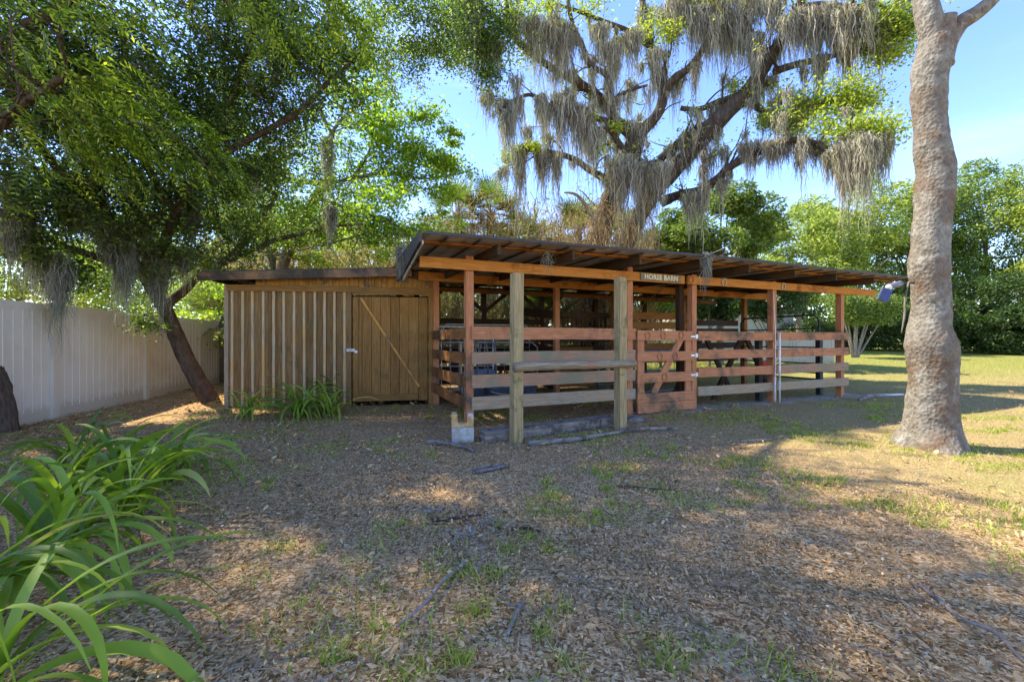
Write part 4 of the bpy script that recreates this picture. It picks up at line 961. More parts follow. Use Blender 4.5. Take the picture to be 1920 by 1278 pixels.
    # named big beards: px, top, bottom, width px, distance
    for px, t, b_, wpx, z in ((975, 275, 440, 26, 12.6), (946, 205, 300, 16, 11.8), (962, 195, 330, 14, 11.8), (1015, 285, 400, 26, 12.7), (1045, 285, 390, 20, 12.9), (1080, 200, 350, 60, 12.6), (1055, 180, 330, 40, 12.4),
                              (1010, 180, 255, 24, 12.1), (1110, 240, 370, 50, 12.9), (1150, 300, 400, 60, 13.4), (1170, 310, 430, 50, 13.2), (1215, 320, 450, 60, 13.4), (1240, 310, 440, 44, 13.0), (1200, 300, 420, 50, 13.0), (1300, 360, 450, 44, 13.3),
                              (1420, 60, 190, 40, 12.6), (1600, 270, 430, 60, 10.5), (1580, 285, 400, 46, 10.8), (1625, 265, 420, 44, 10.3), (1655, 255, 350, 40, 10.2), (1560, 280, 350, 30, 11), (1500, 262, 350, 30, 11.4), (1470, 262, 330, 46, 11.8), (1530, 262, 320, 50, 11.2), (1440, 270, 330, 40, 12), (1395, 270, 340, 50, 12.4),
                              (1615, 250, 340, 34, 10.0), (1640, 262, 330, 26, 10.0), (895, 60, 190, 40, 11.7), (880, 0, 150, 50, 11.6), (930, 70, 180, 40, 11.9), (1000, 40, 150, 60, 12.3), (1030, 50, 190, 70, 12.4), (1060, 60, 220, 60, 12.5), (1120, 50, 150, 40, 13),
                              (1145, 80, 160, 40, 13), (1190, 60, 140, 40, 13.5), (1255, 10, 130, 60, 13.4), (1290, 20, 120, 60, 13), (1330, 10, 140, 60, 12.8), (1360, 30, 170, 50, 12.9), (1390, 20, 160, 50, 12.8), (1270, -10, 90, 60, 13), (1310, -20, 100, 60, 13),
                              (1350, 0, 120, 60, 13), (1450, 0, 90, 50, 12.2), (1500, 20, 130, 50, 12), (1530, 20, 170, 60, 11.8), (1560, 10, 140, 60, 11.7), (1600, 20, 150, 60, 11.4), (1640, 30, 130, 50, 11.2), (1580, 80, 170, 50, 11.7), (1540, 110, 190, 30, 12), (1480, 30, 120, 50, 12.2), (1660, 50, 110, 30, 11.1), (1410, -10, 80, 60, 13)):
        w_ = wpx / F * z; lm = (b_ - t) / F * z
        for q in range(3): moss_clump(acc, np.array(at(px + rng.uniform(-.3, .3) * wpx, t + rng.uniform(-6, 8), z + rng.uniform(-.3, .3))), w_ * .42, lm * rng.uniform(.95, 1.35), int(80 + w_ * 60), .024)
    acc.build('spanish_moss', 'moss', root)
    # sparse bright leaves in clumps on top of the twigs, plus the leafier right side
    sel = [pts[i] for i in idx[: int(len(pts) * 0.22)]]
    cc = np.array(sel) + np.array([0, 0, .08]); c = np.repeat(cc, 15, 0) + rng.normal(0, .15, (len(cc) * 15, 3))
    extra = []
    for px, py, z, r, n in ((1560, 190, 11.7, .75, 700), (1600, 175, 11.4, .6, 500), (1500, 200, 12, .7, 600), (1480, 225, 12.2, .5, 350), (1620, 195, 11.3, .45, 300), (1620, 240, 10.4, .5, 500), (1650, 250, 10.3, .5, 500), (1590, 250, 10.6, .4, 300), (1540, 235, 11.3, .6, 350), (1440, 225, 12.4, .4, 250), (1660, 60, 11.2, .7, 900), (1690, 50, 11.1, .45, 500), (1670, 100, 11.2, .5, 500), (1640, 20, 11.2, .7, 600), (960, 10, 12, .8, 600), (1020, 10, 12.6, .7, 400), (1110, 5, 13, .6, 300), (990, 100, 12.4, .5, 200), (1100, 222, 12.9, .28, 220), (1155, 240, 13.1, .25, 160), (1000, 275, 12.6, .3, 200), (965, 285, 12.6, .3, 160), (1120, 280, 13, .3, 160), (1220, 60, 13.5, .6, 250), (1380, 165, 13, .35, 160), (1260, 60, 13, .4, 200), (1330, 5, 12.8, .5, 250)):
        k = n * 2; p = np.array(at(px, py, z)) + rng.normal(0, r * .55, (k, 3)) * np.array([1, 1, .6]); extra.append(p)
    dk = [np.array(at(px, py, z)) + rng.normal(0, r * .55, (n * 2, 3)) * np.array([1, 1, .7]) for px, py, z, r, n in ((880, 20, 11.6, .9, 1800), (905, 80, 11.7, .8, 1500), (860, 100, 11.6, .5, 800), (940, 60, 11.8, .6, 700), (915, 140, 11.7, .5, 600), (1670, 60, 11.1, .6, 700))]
    bigmesh('dark_crown', leaves(np.concatenate(dk), .09, .042, .7), 4, 'leaf_dark', root)  # dark green leaves on the crown's left and right ends
    c = np.concatenate([c] + extra)
    bigmesh('crown', leaves(c, .10, .05, .8), 4, 'leaf_oak', root)
build_oak()
# dead snag left of the oak
o = MB().tube(spline([at(1118, 440, 13.6), at(1108, 405, 13.5), at(1095, 380, 13.4), at(1078, 364, 13.3), at(1058, 361, 13.2)], 4), list(np.linspace(.09, .03, 17)), 7).build('dead_branch', 'dead_bark', None, True)
tag(o, 'bare crooked dead branch rising above the roof left of the oak trunk', 'branch')
# ================================================================ CROWN BUILDER
def clump_points(center, rad, n, shell=0.55):
    d = unit(rng.normal(size=(n, 3))); r = rad * (shell + (1 - shell) * rng.uniform(0, 1, (n, 1)) ** .5)
    return np.array(center) + d * r * np.array([1, 1, .72])
def broad_tree(name, foot, crown_c, rad, nclump, nleaf, mat, label, leafL=.16, trunk_r=.16, bark_='branch_bark', group=None, cat='tree', low=False, clr=(.22, .42), squash=.8, nlimb=9, leafy=.5):
    foot = Vector(foot); foot.z = float(ground_h(foot.x, foot.y))
    root = thing(name, foot, label, cat, group)
    cc = np.array(crown_c, float); rad = np.array(rad, float)
    d = unit(rng.normal(size=(nclump, 3))); r = rng.uniform(.35, 1.0, (nclump, 1)) ** .6
    cen = cc + d * r * rad
    m = MB(); top = Vector(cc) - Vector((0, 0, rad[2] * .3))
    P = spline([foot - Vector((0, 0, .1)), foot.lerp(top, .35) + Vector((random.uniform(-.2, .2), 0, 0)), foot.lerp(top, .7), top], 4)
    m.tube(P, list(np.linspace(trunk_r, trunk_r * .45, len(P))), 8, rough=.06)
    for i in range(min(nlimb, nclump)):
        k = rng.integers(len(P) // 3, len(P)); e = cen[i]
        mid = (P[k] + e) / 2 + rng.normal(0, .2, 3) * (rad.mean() * .15)
        m.tube(spline([P[k], mid, e], 4), list(np.linspace(trunk_r * .4, trunk_r * .08, 9)), 5)
    m.build('trunk', bark_, root, True)
    Ps = []
    for c in cen:
        rr = rad.mean() * rng.uniform(*clr); Ps.append(clump_points(c, rr, int(nleaf / nclump), .45))
    P = np.concatenate(Ps)
    gh = ground_h(P[:, 0], P[:, 1]); P = P[P[:, 2] > gh + .15]
    bigmesh('crown', leaves(P, leafL, leafL * leafy, .9), 4, mat, root)
    return root
def bt(px, py, z, rpx, rpy, n, mat, label, **k):
    """tree whose crown is centred at px,py and spans rpx,rpy photo pixels at distance z"""
    c = at(px, py, z); rx = rpx / F * z; rz = rpy / F * z
    return broad_tree('tree' if 'nm' not in k else k.pop('nm'), (c.x, c.y, 0), c, (rx, rx * .8, rz), k.pop('nc', 40), n, mat, label, **k)
# right and far background
G = 'trees beyond the lawn'
bt(1500, 480, 27, 95, 85, 26000, 'leaf_yellowish', 'yellow green bushy tree just above the barn roof right of the hanging moss', group=G, leafL=.20, trunk_r=.2)
bt(1590, 450, 31, 110, 110, 26000, 'leaf_yellowish', 'pale yellow green tree directly left of the big grey trunk', group=G, leafL=.22, trunk_r=.25)
bt(1700, 470, 33, 120, 130, 22000, 'leaf_back', 'green tree mostly hidden behind the big grey trunk', group=G, leafL=.24, trunk_r=.25)
bt(1850, 440, 29, 115, 140, 30000, 'leaf_back', 'broad green tree right of the big grey trunk', group=G, leafL=.21, trunk_r=.25)
bt(1990, 450, 26, 110, 150, 22000, 'leaf_yellowish', 'yellow green tree cut by the right edge of the picture', group=G, leafL=.2, trunk_r=.25)
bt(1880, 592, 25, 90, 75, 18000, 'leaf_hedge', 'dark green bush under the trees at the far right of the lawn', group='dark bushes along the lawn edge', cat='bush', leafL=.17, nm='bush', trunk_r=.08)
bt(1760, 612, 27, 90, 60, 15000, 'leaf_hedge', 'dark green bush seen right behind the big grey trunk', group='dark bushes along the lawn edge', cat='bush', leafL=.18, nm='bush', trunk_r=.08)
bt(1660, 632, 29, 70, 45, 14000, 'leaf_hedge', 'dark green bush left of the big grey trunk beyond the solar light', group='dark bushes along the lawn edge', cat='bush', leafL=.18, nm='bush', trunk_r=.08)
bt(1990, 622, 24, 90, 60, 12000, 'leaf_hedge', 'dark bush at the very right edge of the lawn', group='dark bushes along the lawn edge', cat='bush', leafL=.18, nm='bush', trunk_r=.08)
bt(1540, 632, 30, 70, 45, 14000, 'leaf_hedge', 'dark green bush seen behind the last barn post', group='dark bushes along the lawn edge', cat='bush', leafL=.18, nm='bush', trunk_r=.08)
# tree just behind the barn, centre right
bt(1350, 430, 17.5, 110, 75, 26000, 'leaf_back', 'leafy green tree rising behind the barn roof under the oak', leafL=.15, trunk_r=.16, nc=42, clr=(.2, .36))
bt(1270, 480, 18.5, 75, 55, 14000, 'leaf_back', 'smaller green tree beside the right oak trunk', leafL=.15, trunk_r=.12)
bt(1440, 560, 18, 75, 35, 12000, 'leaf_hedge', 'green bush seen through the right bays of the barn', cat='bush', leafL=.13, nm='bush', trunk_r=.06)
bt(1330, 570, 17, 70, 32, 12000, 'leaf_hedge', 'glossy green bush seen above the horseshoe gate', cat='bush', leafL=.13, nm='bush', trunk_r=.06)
bt(1240, 560, 16.5, 40, 35, 7000, 'leaf_bright', 'light green bush seen through the barn left of the horseshoe gate', cat='bush', leafL=.13, nm='bush', trunk_r=.06)
# multi-stem shrub right of the barn
def shrub():
    f = gp(1603, 22); f.z = float(ground_h(f.x, f.y)); root = thing('crape_myrtle', f, 'multi stemmed pale barked shrub right of the last barn post', 'shrub')
    m = MB(); tips = []
    for dx in (-1.4, -.9, -.45, -.1, .3, .75, 1.2, 1.8):
        e = f + Vector((dx * .9, random.uniform(-.5, .5), 3.0 + random.uniform(-.3, .4)))
        P = spline([f + Vector((dx * .08, 0, 0)), f.lerp(e, .45) + Vector((dx * .05, 0, .1)), e], 4); m.tube(P, list(np.linspace(.06, .02, 9)), 6); tips.append(P[-1]); tips.append(P[6])
    m.build('trunk', 'dead_bark', root, True)
    P = np.concatenate([clump_points(t, .75, 700, .2) for t in tips]); bigmesh('crown', leaves(P, .13, .06, .9), 4, 'leaf_back', root)
shrub()
# far tree line so the horizon is closed on every side
Gf = 'distant tree line'
k = 0
for px, z, top, mat, word in ((-250, 24, 330, 'leaf_bright', 'leftmost'), (40, 22, 430, 'leaf_yellowish', 'pale'), (300, 24, 400, 'leaf_bright', 'bright'), (560, 26, 330, 'leaf_yellowish', 'yellowish'),
                        (800, 27, 400, 'leaf_back', 'mid green'), (1000, 30, 430, 'leaf_yellowish', 'light'), (1160, 32, 440, 'leaf_back', 'dull green')):
    lab = {'leftmost': 'bright tree beyond the fence, cut off by the left edge', 'pale': 'pale green tree rising beyond the fence at the left edge', 'bright': 'bright sunlit tree beyond the fence behind the leaning trunk',
           'yellowish': 'yellowish tree far behind the shed roof', 'mid green': 'mid green tree far behind the junction of shed and barn', 'light': 'light green tree far behind the palms', 'dull green': 'dull green tree far behind the oak trunks'}[word]
    cy = (top + 600) / 2; bt(px, cy, z, 150, (600 - top) / 2, 15000, mat, lab, group=Gf, leafL=.2, trunk_r=.18)
def woods():
    n = 46000; x = rng.uniform(-45, 75, n); y = rng.uniform(38, 44, n); h = rng.uniform(0, 1, n) ** 1.1 * (6.5 + 1.5 * np.sin(x * .35) + np.sin(x * .9)) + .3
    o = bigmesh('distant_woods', leaves(np.stack([x, y, h], 1), .50, .28, .7), 4, 'leaf_hedge'); tag(o, 'dark mass of far off woods closing the view behind the lawn', 'woods', kind='stuff')
woods()
# ================================================================ LEANING TREE AND ITS CANOPY (left)
def leaf_cloud(specs, L, W, mat, name, root, dens=1.0, droop=0.1):
    Ps = []
    for px, py, z, rpx, n in specs:
        r = rpx / F * z; Ps.append(np.array(at(px, py, z)) + rng.normal(0, .5, (int(n * dens), 3)) * np.array([r, r, r * .8]))
    P = np.concatenate(Ps); return bigmesh(name, leaves(P, L, W, .5, droop), 4, mat, root)
def build_leaning():
    foot = Vector(((397 - 960) / F * 8.5, 8.5, 0))
    root = thing('leaning_tree', foot, 'dark leaning tree with mossy limbs in front of the vinyl fence', 'tree')
    m = MB(); out = []; Ls = []
    def limb(pts, r0, r1): P = spline([at(*p) for p in pts], 4); m.tube(P, list(np.linspace(r0, r1, len(P))), 10, rough=.05); Ls.append((P, r1))
    limb([(402, 765, 8.5), (385, 735, 8.45), (358, 690, 8.4), (335, 640, 8.3), (318, 600, 8.2), (308, 578, 8.1)], .165, .125)
    limb([(308, 578, 8.1), (290, 550, 7.9), (268, 515, 7.6), (250, 485, 7.3), (228, 450, 7.0), (200, 400, 6.7), (180, 330, 6.4), (170, 250, 6.2), (150, 120, 6.0)], .11, .04)
    limb([(308, 578, 8.1), (325, 560, 8.2), (350, 540, 8.3), (372, 515, 8.4), (400, 498, 8.5), (425, 488, 8.6), (450, 462, 8.7), (478, 430, 8.8), (495, 405, 8.8), (520, 360, 8.8)], .095, .05)
    limb([(425, 488, 8.6), (470, 470, 8.9), (520, 448, 9.2), (560, 440, 9.4), (620, 425, 9.6), (680, 420, 9.8)], .07, .03)
    limb([(240, 478, 7.2), (205, 487, 7.0), (160, 475, 6.8), (122, 462, 6.6), (90, 450, 6.4)], .08, .03)
    limb([(268, 515, 7.6), (300, 470, 7.4), (330, 400, 7.1), (380, 310, 6.8), (430, 200, 6.6), (470, 80, 6.5), (500, -40, 6.4)], .09, .04)
    limb([(430, 455, 8.6), (410, 420, 8.3), (400, 380, 8.1)], .06, .04)
    limb([(200, 400, 6.7), (120, 330, 6.2), (60, 250, 5.8), (20, 150, 5.6)], .07, .03)
    limb([(330, 400, 7.1), (270, 300, 6.6), (240, 180, 6.3), (230, 40, 6.0)], .06, .03)
    limb([(380, 310, 6.8), (470, 260, 6.7), (560, 210, 6.6), (620, 150, 6.5), (680, 100, 6.5)], .06, .02)
    for P, r in Ls[1:]:
        for k in range(len(P)):
            if P[k][2] > 2.6: twig(m, P[k], rng.normal(size=3) + np.array([0, 0, .2]), rng.uniform(.4, .9), .016, 1, out, .8, .05, 5, 2)
    m.build('trunk', 'dark_bark', root, True)
    pts = np.array([p for p, l in out])
    c = np.repeat(pts, 9, 0) + rng.normal(0, .10, (len(pts) * 9, 3))
    sp = [(330, 330, 7.0, 120, 2600), (250, 260, 6.6, 120, 2600), (400, 250, 6.9, 110, 2300), (160, 330, 6.3, 110, 2200), (300, 420, 7.4, 80, 1800), (420, 370, 8.2, 90, 1800), (380, 440, 8.0, 70, 1200), (120, 230, 6.0, 110, 2200),
          (60, 330, 5.9, 80, 1500), (350, 150, 6.6, 130, 2000), (480, 180, 6.7, 110, 1700), (220, 120, 6.2, 130, 2000), (80, 100, 5.8, 110, 2000), (560, 130, 6.6, 90, 1300), (640, 90, 6.6, 70, 900), (480, 60, 6.5, 100, 1500), (330, 40, 6.3, 120, 1600), (60, 470, 6.2, 50, 350), (110, 500, 6.5, 35, 200), (150, 510, 6.6, 25, 150), (270, 600, 7.6, 22, 300), (120, 520, 6.6, 26, 200), (40, 20, 5.6, 110, 1500), (520, 330, 8.5, 70, 900), (580, 260, 8, 60, 600), (480, 290, 7.5, 70, 900), (200, 180, 6.2, 90, 1500), (560, 50, 6.5, 90, 1300), (790, 60, 8, 60, 900), (760, 110, 8, 50, 700), (820, 20, 8, 60, 800), (740, 30, 7.8, 60, 700)]
    Ps = []
    for px, py, z, rp, n in sp:
        r = rp / F * z; nc = max(3, int(n / 45))
        for q in range(nc): Ps.append(np.array(at(px, py, z)) + rng.normal(0, .55, 3) * r + rng.normal(0, .13, (130, 3)) * np.array([1, 1, .7]))
    P = np.concatenate([c] + Ps); bigmesh('crown', leaves(P, .072, .030, .5, .1), 4, 'leaf_dark', root)
    acc = Acc()
    for px, t, b_, wpx, z in ((30, 330, 520, 40, 6.0), (12, 400, 520, 40, 5.9), (62, 440, 600, 24, 6.3), (105, 480, 690, 34, 6.4), (112, 500, 640, 26, 6.4), (50, 380, 470, 40, 6.1), (130, 350, 450, 70, 6.4), (150, 400, 460, 60, 6.5), (235, 460, 640, 30, 7.0), (225, 420, 560, 40, 7.0), (300, 480, 650, 40, 7.5), (290, 460, 600, 50, 7.5), (340, 470, 560, 40, 7.8),
                              (205, 430, 540, 40, 6.9), (505, 0, 110, 40, 6.5), (515, 60, 210, 26, 6.5), (480, -20, 70, 50, 6.4), (430, 0, 60, 40, 6.5), (355, 380, 500, 30, 7.6), (170, 380, 480, 50, 6.6), (390, 480, 540, 40, 8.3), (270, 400, 500, 50, 7.2), (620, 390, 470, 20, 9.4), (612, 260, 400, 18, 9.4), (470, 300, 400, 30, 7.6)):
        w_ = wpx / F * z; lm = (b_ - t) / F * z
        for q in range(3): moss_clump(acc, np.array(at(px + rng.uniform(-.3, .3) * wpx, t, z + rng.uniform(-.15, .15))), w_ * .45, lm * rng.uniform(.85, 1.2), 200, .011)
    acc.build('spanish_moss', 'moss_dark', root)
build_leaning()
# bright green tree behind the shed
def build_mid_tree():
    foot = gp(520, 12.2); root = thing('bright_green_tree', foot, 'bright green spreading tree growing behind the shed roof', 'tree')
    m = MB(); out = []; Ls = []
    def limb(pts, r0, r1): P = spline([at(*p) for p in pts], 4); m.tube(P, list(np.linspace(r0, r1, len(P))), 8, rough=.05); Ls.append(P)
    limb([(520, 722, 12.2), (515, 600, 12.1), (530, 500, 12), (560, 430, 11.8), (590, 370, 11.5), (612, 345, 11.3), (618, 290, 11.2), (622, 250, 11.1)], .18, .08)
    limb([(612, 345, 11.3), (560, 340, 11.3), (510, 335, 11.3), (440, 300, 11.3)], .08, .03)
    limb([(612, 345, 11.3), (660, 335, 11.1), (720, 325, 10.9), (790, 335, 10.7), (840, 330, 10.6)], .06, .02)
    limb([(590, 370, 11.5), (680, 400, 11), (740, 420, 10.8), (790, 460, 10.6)], .06, .02)
    limb([(622, 250, 11.1), (640, 225, 11), (680, 190, 10.8), (720, 150, 10.8)], .05, .02)
    limb([(622, 250, 11.1), (605, 215, 11), (598, 180, 11)], .05, .015)
    limb([(660, 335, 11.1), (690, 290, 11), (700, 240, 10.9), (700, 180, 10.9)], .04, .015)
    limb([(640, 395, 11.2), (700, 430, 11), (560, 470, 11)], .04, .02)
    for P in Ls[1:]:
        for k in range(len(P)): twig(m, P[k], rng.normal(size=3) + np.array([0, 0, .3]), rng.uniform(.5, 1.1), .02, 1, out, .8, .1, 5, 2)
    m.build('trunk', 'branch_bark', root, True)
    pts = np.array([p for p, l in out]); c = np.repeat(pts, 5, 0) + rng.normal(0, .10, (len(pts) * 5, 3))
    sp = [(740, 250, 10.8, 60, 1300), (800, 270, 10.7, 60, 1200), (840, 310, 10.6, 45, 800), (780, 330, 10.7, 60, 1100), (700, 300, 11, 60, 1100), (690, 380, 11, 70, 1300), (760, 390, 10.8, 60, 1000), (630, 420, 11.2, 80, 1500), (560, 400, 11.5, 80, 1300), (700, 170, 10.9, 50, 700), (650, 170, 11, 50, 600), (540, 450, 11.6, 60, 800), (720, 440, 10.9, 50, 700),
          (430, 400, 11.5, 80, 1100), (470, 330, 11.4, 70, 900), (400, 200, 11.4, 60, 600), (460, 180, 11.4, 60, 700), (850, 260, 10.6, 25, 250), (800, 420, 10.7, 50, 500), (840, 380, 10.7, 25, 200), (600, 300, 11.2, 60, 500), (440, 560, 11.5, 50, 600), (350, 540, 12.5, 70, 800), (400, 580, 12.5, 60, 700)]
    Ps = []
    for px, py, z, rp, n in sp:
        r = rp / F * z
        for q in range(7): Ps.append(np.array(at(px, py, z)) + rng.normal(0, .5, 3) * r + rng.normal(0, .24, (n // 5, 3)) * r * np.array([1, 1, .45]))
    P = np.concatenate([c] + Ps); bigmesh('crown', leaves(P, .11, .052, .8, .1), 4, 'leaf_bright', root)
build_mid_tree()
# near tree at the left edge with feathery fronds, its canopy shades the yard
def fronds(starts, dirs, L, npair, lw, ll):
    out = []
    for p, d, l in zip(starts, dirs, L):
        d = unit(d); up = unit(np.array([rng.normal(0, .3), rng.normal(0, .3), 1.0])); s = unit(np.cross(d, up)); up = np.cross(s, d)
        t = np.linspace(.12, 1, npair)[:, None]; c = p + d * t * l - np.array([0, 0, 1]) * (t ** 2) * l * .35
        env = (np.sin(np.pi * (t * .85 + .12)))
        for q in (-1, 1):
            ld = unit(s * q + d * .55 + rng.normal(0, .1, (npair, 3)) - np.array([0, 0, .25])); le = ll * env * rng.uniform(.85, 1.15, (npair, 1)); n_ = unit(np.cross(ld, up)) * lw / 2
            out.append(np.stack([c, c + ld * le * .4 + n_, c + ld * le, c + ld * le * .4 - n_], 1).reshape(-1, 3))
    return np.concatenate(out)
def build_near_tree():
    root = thing('feathery_tree', Vector((-7.0, 5.75, 0)), 'dark trunked tree at the left edge with feathery hanging fronds overhead', 'tree')
    m = MB(); out = []
    tr = spline([Vector((-7.02, 5.70, -.1)), Vector((-7.12, 5.72, .5)), Vector((-7.32, 5.75, 1.0)), Vector((-7.5, 5.6, 2.4)), Vector((-7.2, 5.2, 4.2)), Vector((-6.4, 4.6, 5.8)), Vector((-5.2, 4.0, 6.9))], 5)
    m.tube(tr, list(np.linspace(.19, .12, len(tr))), 14, rough=.06)
    limbs = [[(-7.2, 5.2, 4.2), (-6.3, 5.4, 5.3), (-5.0, 5.6, 6.4), (-3.6, 5.7, 7.2), (-2.4, 5.6, 7.6)], [(-6.4, 4.6, 5.8), (-5.0, 4.2, 6.4), (-3.6, 3.8, 7.0), (-2.2, 3.6, 7.4)], [(-5.2, 4.0, 6.9), (-4.4, 3.0, 7.4), (-3.4, 2.3, 7.6), (-2.6, 1.8, 7.7)], [(-7.2, 5.2, 4.2), (-7.2, 3.8, 5.2), (-6.4, 2.6, 6.2), (-5.6, 1.6, 6.8)],
             [(-6.4, 4.6, 5.8), (-6.8, 6.2, 6.8), (-6.2, 7.6, 7.6)], [(-3.6, 5.7, 7.2), (-3.2, 6.9, 7.8), (-2.6, 7.9, 8.2)], [(-5.0, 4.2, 6.4), (-4.6, 5.0, 7.4), (-3.8, 5.2, 8.2)], [(-7.5, 5.6, 2.4), (-6.6, 5.0, 3.2), (-5.6, 4.6, 3.7), (-4.6, 4.3, 4.0)], [(-5.0, 5.6, 6.4), (-4.2, 5.0, 5.8), (-3.3, 4.6, 5.2)]]
    for pts in limbs:
        P = spline(pts, 5); m.tube(P, list(np.linspace(.09, .03, len(P))), 8)
        for k in range(2, len(P)):
            for q in range(2): twig(m, P[k], rng.normal(size=3) + np.array([.1, 0, .1]), rng.uniform(.6, 1.2), .018, 1, out, .7, .05, 5, 2)
    m.build('trunk', 'dark_bark', root, True)
    pts = np.array([p for p, l in out]); pts = pts[rng.permutation(len(pts))[:700]]
    pts = pts[~((pts[:, 1] < 3.0) & (pts[:, 2] < 4.5))]
    dirs = rng.normal(size=(len(pts), 3)) + np.array([.5, -.1, -.3])
    V1 = fronds(pts, dirs, rng.uniform(.3, .6, len(pts)), 12, .020, .08)
    # the hanging sprays that come down from the upper left across the view
    st = []; dr = []
    for a, b_ in (((40, 130, 4.6), (420, 330, 5.2)), ((80, 200, 4.4), (330, 330, 5.0)), ((120, 100, 4.2), (300, 230, 4.8)), ((150, 260, 4.8), (480, 390, 5.6)), ((0, 60, 4.0), (180, 170, 4.4)), ((260, 190, 4.8), (450, 310, 5.4)), ((560, -30, 4.6), (660, 90, 5.0)), ((600, -40, 4.6), (680, 40, 4.8)), ((0, 180, 4.2), (150, 260, 4.6)), ((120, -20, 4.0), (300, 60, 4.4)), ((430, -20, 4.5), (540, 70, 4.8)), ((50, 260, 4.6), (220, 330, 5.0))):
        A = np.array(at(*a)); Bb = np.array(at(*b_)); n = 34
        tw = spline([A + np.array([0, 0, .2]), (A + Bb) / 2 + np.array([0, 0, .14]), Bb], 5); 
        for t in rng.uniform(0, 1, n):
            p = A + (Bb - A) * t + rng.normal(0, .13, 3) + np.array([0, 0, .5 * t * (1 - t)]); st.append(p); dr.append(unit(Bb - A) * .8 + rng.normal(0, .35, 3) + np.array([0, 0, -.15]))
    V2 = fronds(np.array(st), np.array(dr), rng.uniform(.32, .62, len(st)), 12, .024, .095)
    bigmesh('crown', np.concatenate([V1, V2]), 4, 'leaf_frond', root)
build_near_tree()
def build_added_shade_tree():  # unseen tree added outside the view to cast the yard's shade
    cc = (-1.9 - 10.2, 3.0 + 3.3, 12.7)
    broad_tree('added_shade_tree', (-12.0, 6.6, 0), cc, (4.1, 3.9, 3.2), 300, 32000, 'leaf_dark', 'added unseen tall tree beyond the fence on the left, its crown shading the yard', leafL=.15, trunk_r=.4, clr=(.13, .24))
build_added_shade_tree()
# ================================================================ PALMS
def palm(foot, h, nfan, R_, label, seed, dead=.25, sc=1.0):
    foot = Vector(foot); foot.z = float(ground_h(foot.x, foot.y)); root = thing('fan_palm', foot, label, 'palm', 'fan palms behind the buildings')
    m = MB(); top = foot + Vector((.1, 0, h)); m.tube([foot - Vector((0, 0, .1)), foot.lerp(top, .5), top], [.17, .15, .14], 10, rough=.1); m.build('trunk', 'branch_bark', root, True)
    rg = np.random.default_rng(seed); st = MB(); VG = []; VD = []
    for k in range(nfan):
        az = rg.uniform(0, 6.28); el = rg.uniform(-.5, 1.35); isd = el < -.1 and rg.uniform() < dead * 3
        d = np.array([math.cos(az) * math.cos(el), math.sin(az) * math.cos(el), math.sin(el)]); L = R_ * rg.uniform(.7, 1.0)
        c = np.array(top) + d * L; mid = np.array(top) + d * L * .5 + np.array([0, 0, .08])
        st.tube([np.array(top), mid, c], .012, 5, cap=False)
        side = unit(np.cross(d, [0, 0, 1.0])); nrm = np.cross(side, d); nb = 26
        for i in range(nb):
            a = -2.1 + 4.2 * i / (nb - 1); dd = unit(d * math.cos(a) + side * math.sin(a) + nrm * .12); l = sc * (.62 + .25 * math.cos(a)) * rg.uniform(.85, 1.05)
            w_ = np.cross(dd, nrm); w_ = unit(w_) * .022 * sc; dz = np.array([0, 0, -.16 * l])
            (VD if isd else VG).append(np.stack([c, c + dd * l * .5 + w_ + dz * .3, c + dd * l + dz, c + dd * l * .5 - w_ + dz * .3]))
    st.build('leaf_stalks', 'branch_bark', root)
    bigmesh('fronds', np.concatenate(VG), 4, 'palm_leaf', root)
    if VD: bigmesh('dead_fronds', np.concatenate(VD), 4, 'dry_leaf', root)
palm(gp(915, 14.5), 5.6, 26, .9, 'fan palm showing spiky fronds above the roof left of the oak moss', 1)
palm(gp(852, 14.0), 5.4, 24, .9, 'fan palm at the left end of the barn roof', 2)
palm(gp(985, 16.5), 5.3, 22, .8, 'fan palm in the dry thicket under the long hanging moss', 3)
palm(gp(1080, 16.0), 5.3, 26, .9, 'fan palm just left of the main oak trunk', 4)
palm(gp(1165, 17.0), 5.2, 20, .9, 'fan palm between the two oak trunks', 5)
palm(gp(500, 12.0), 3.7, 26, 1.0, 'large fan palm behind the shed roof at its left half', 6)
palm(gp(1010, 12.8), 1.7, 22, 1.0, 'low fan palm seen through the barn behind the rear rails', 7)
palm(gp(410, 12.5), 1.9, 18, .9, 'low fan palm between the vinyl fence and the shed', 8)
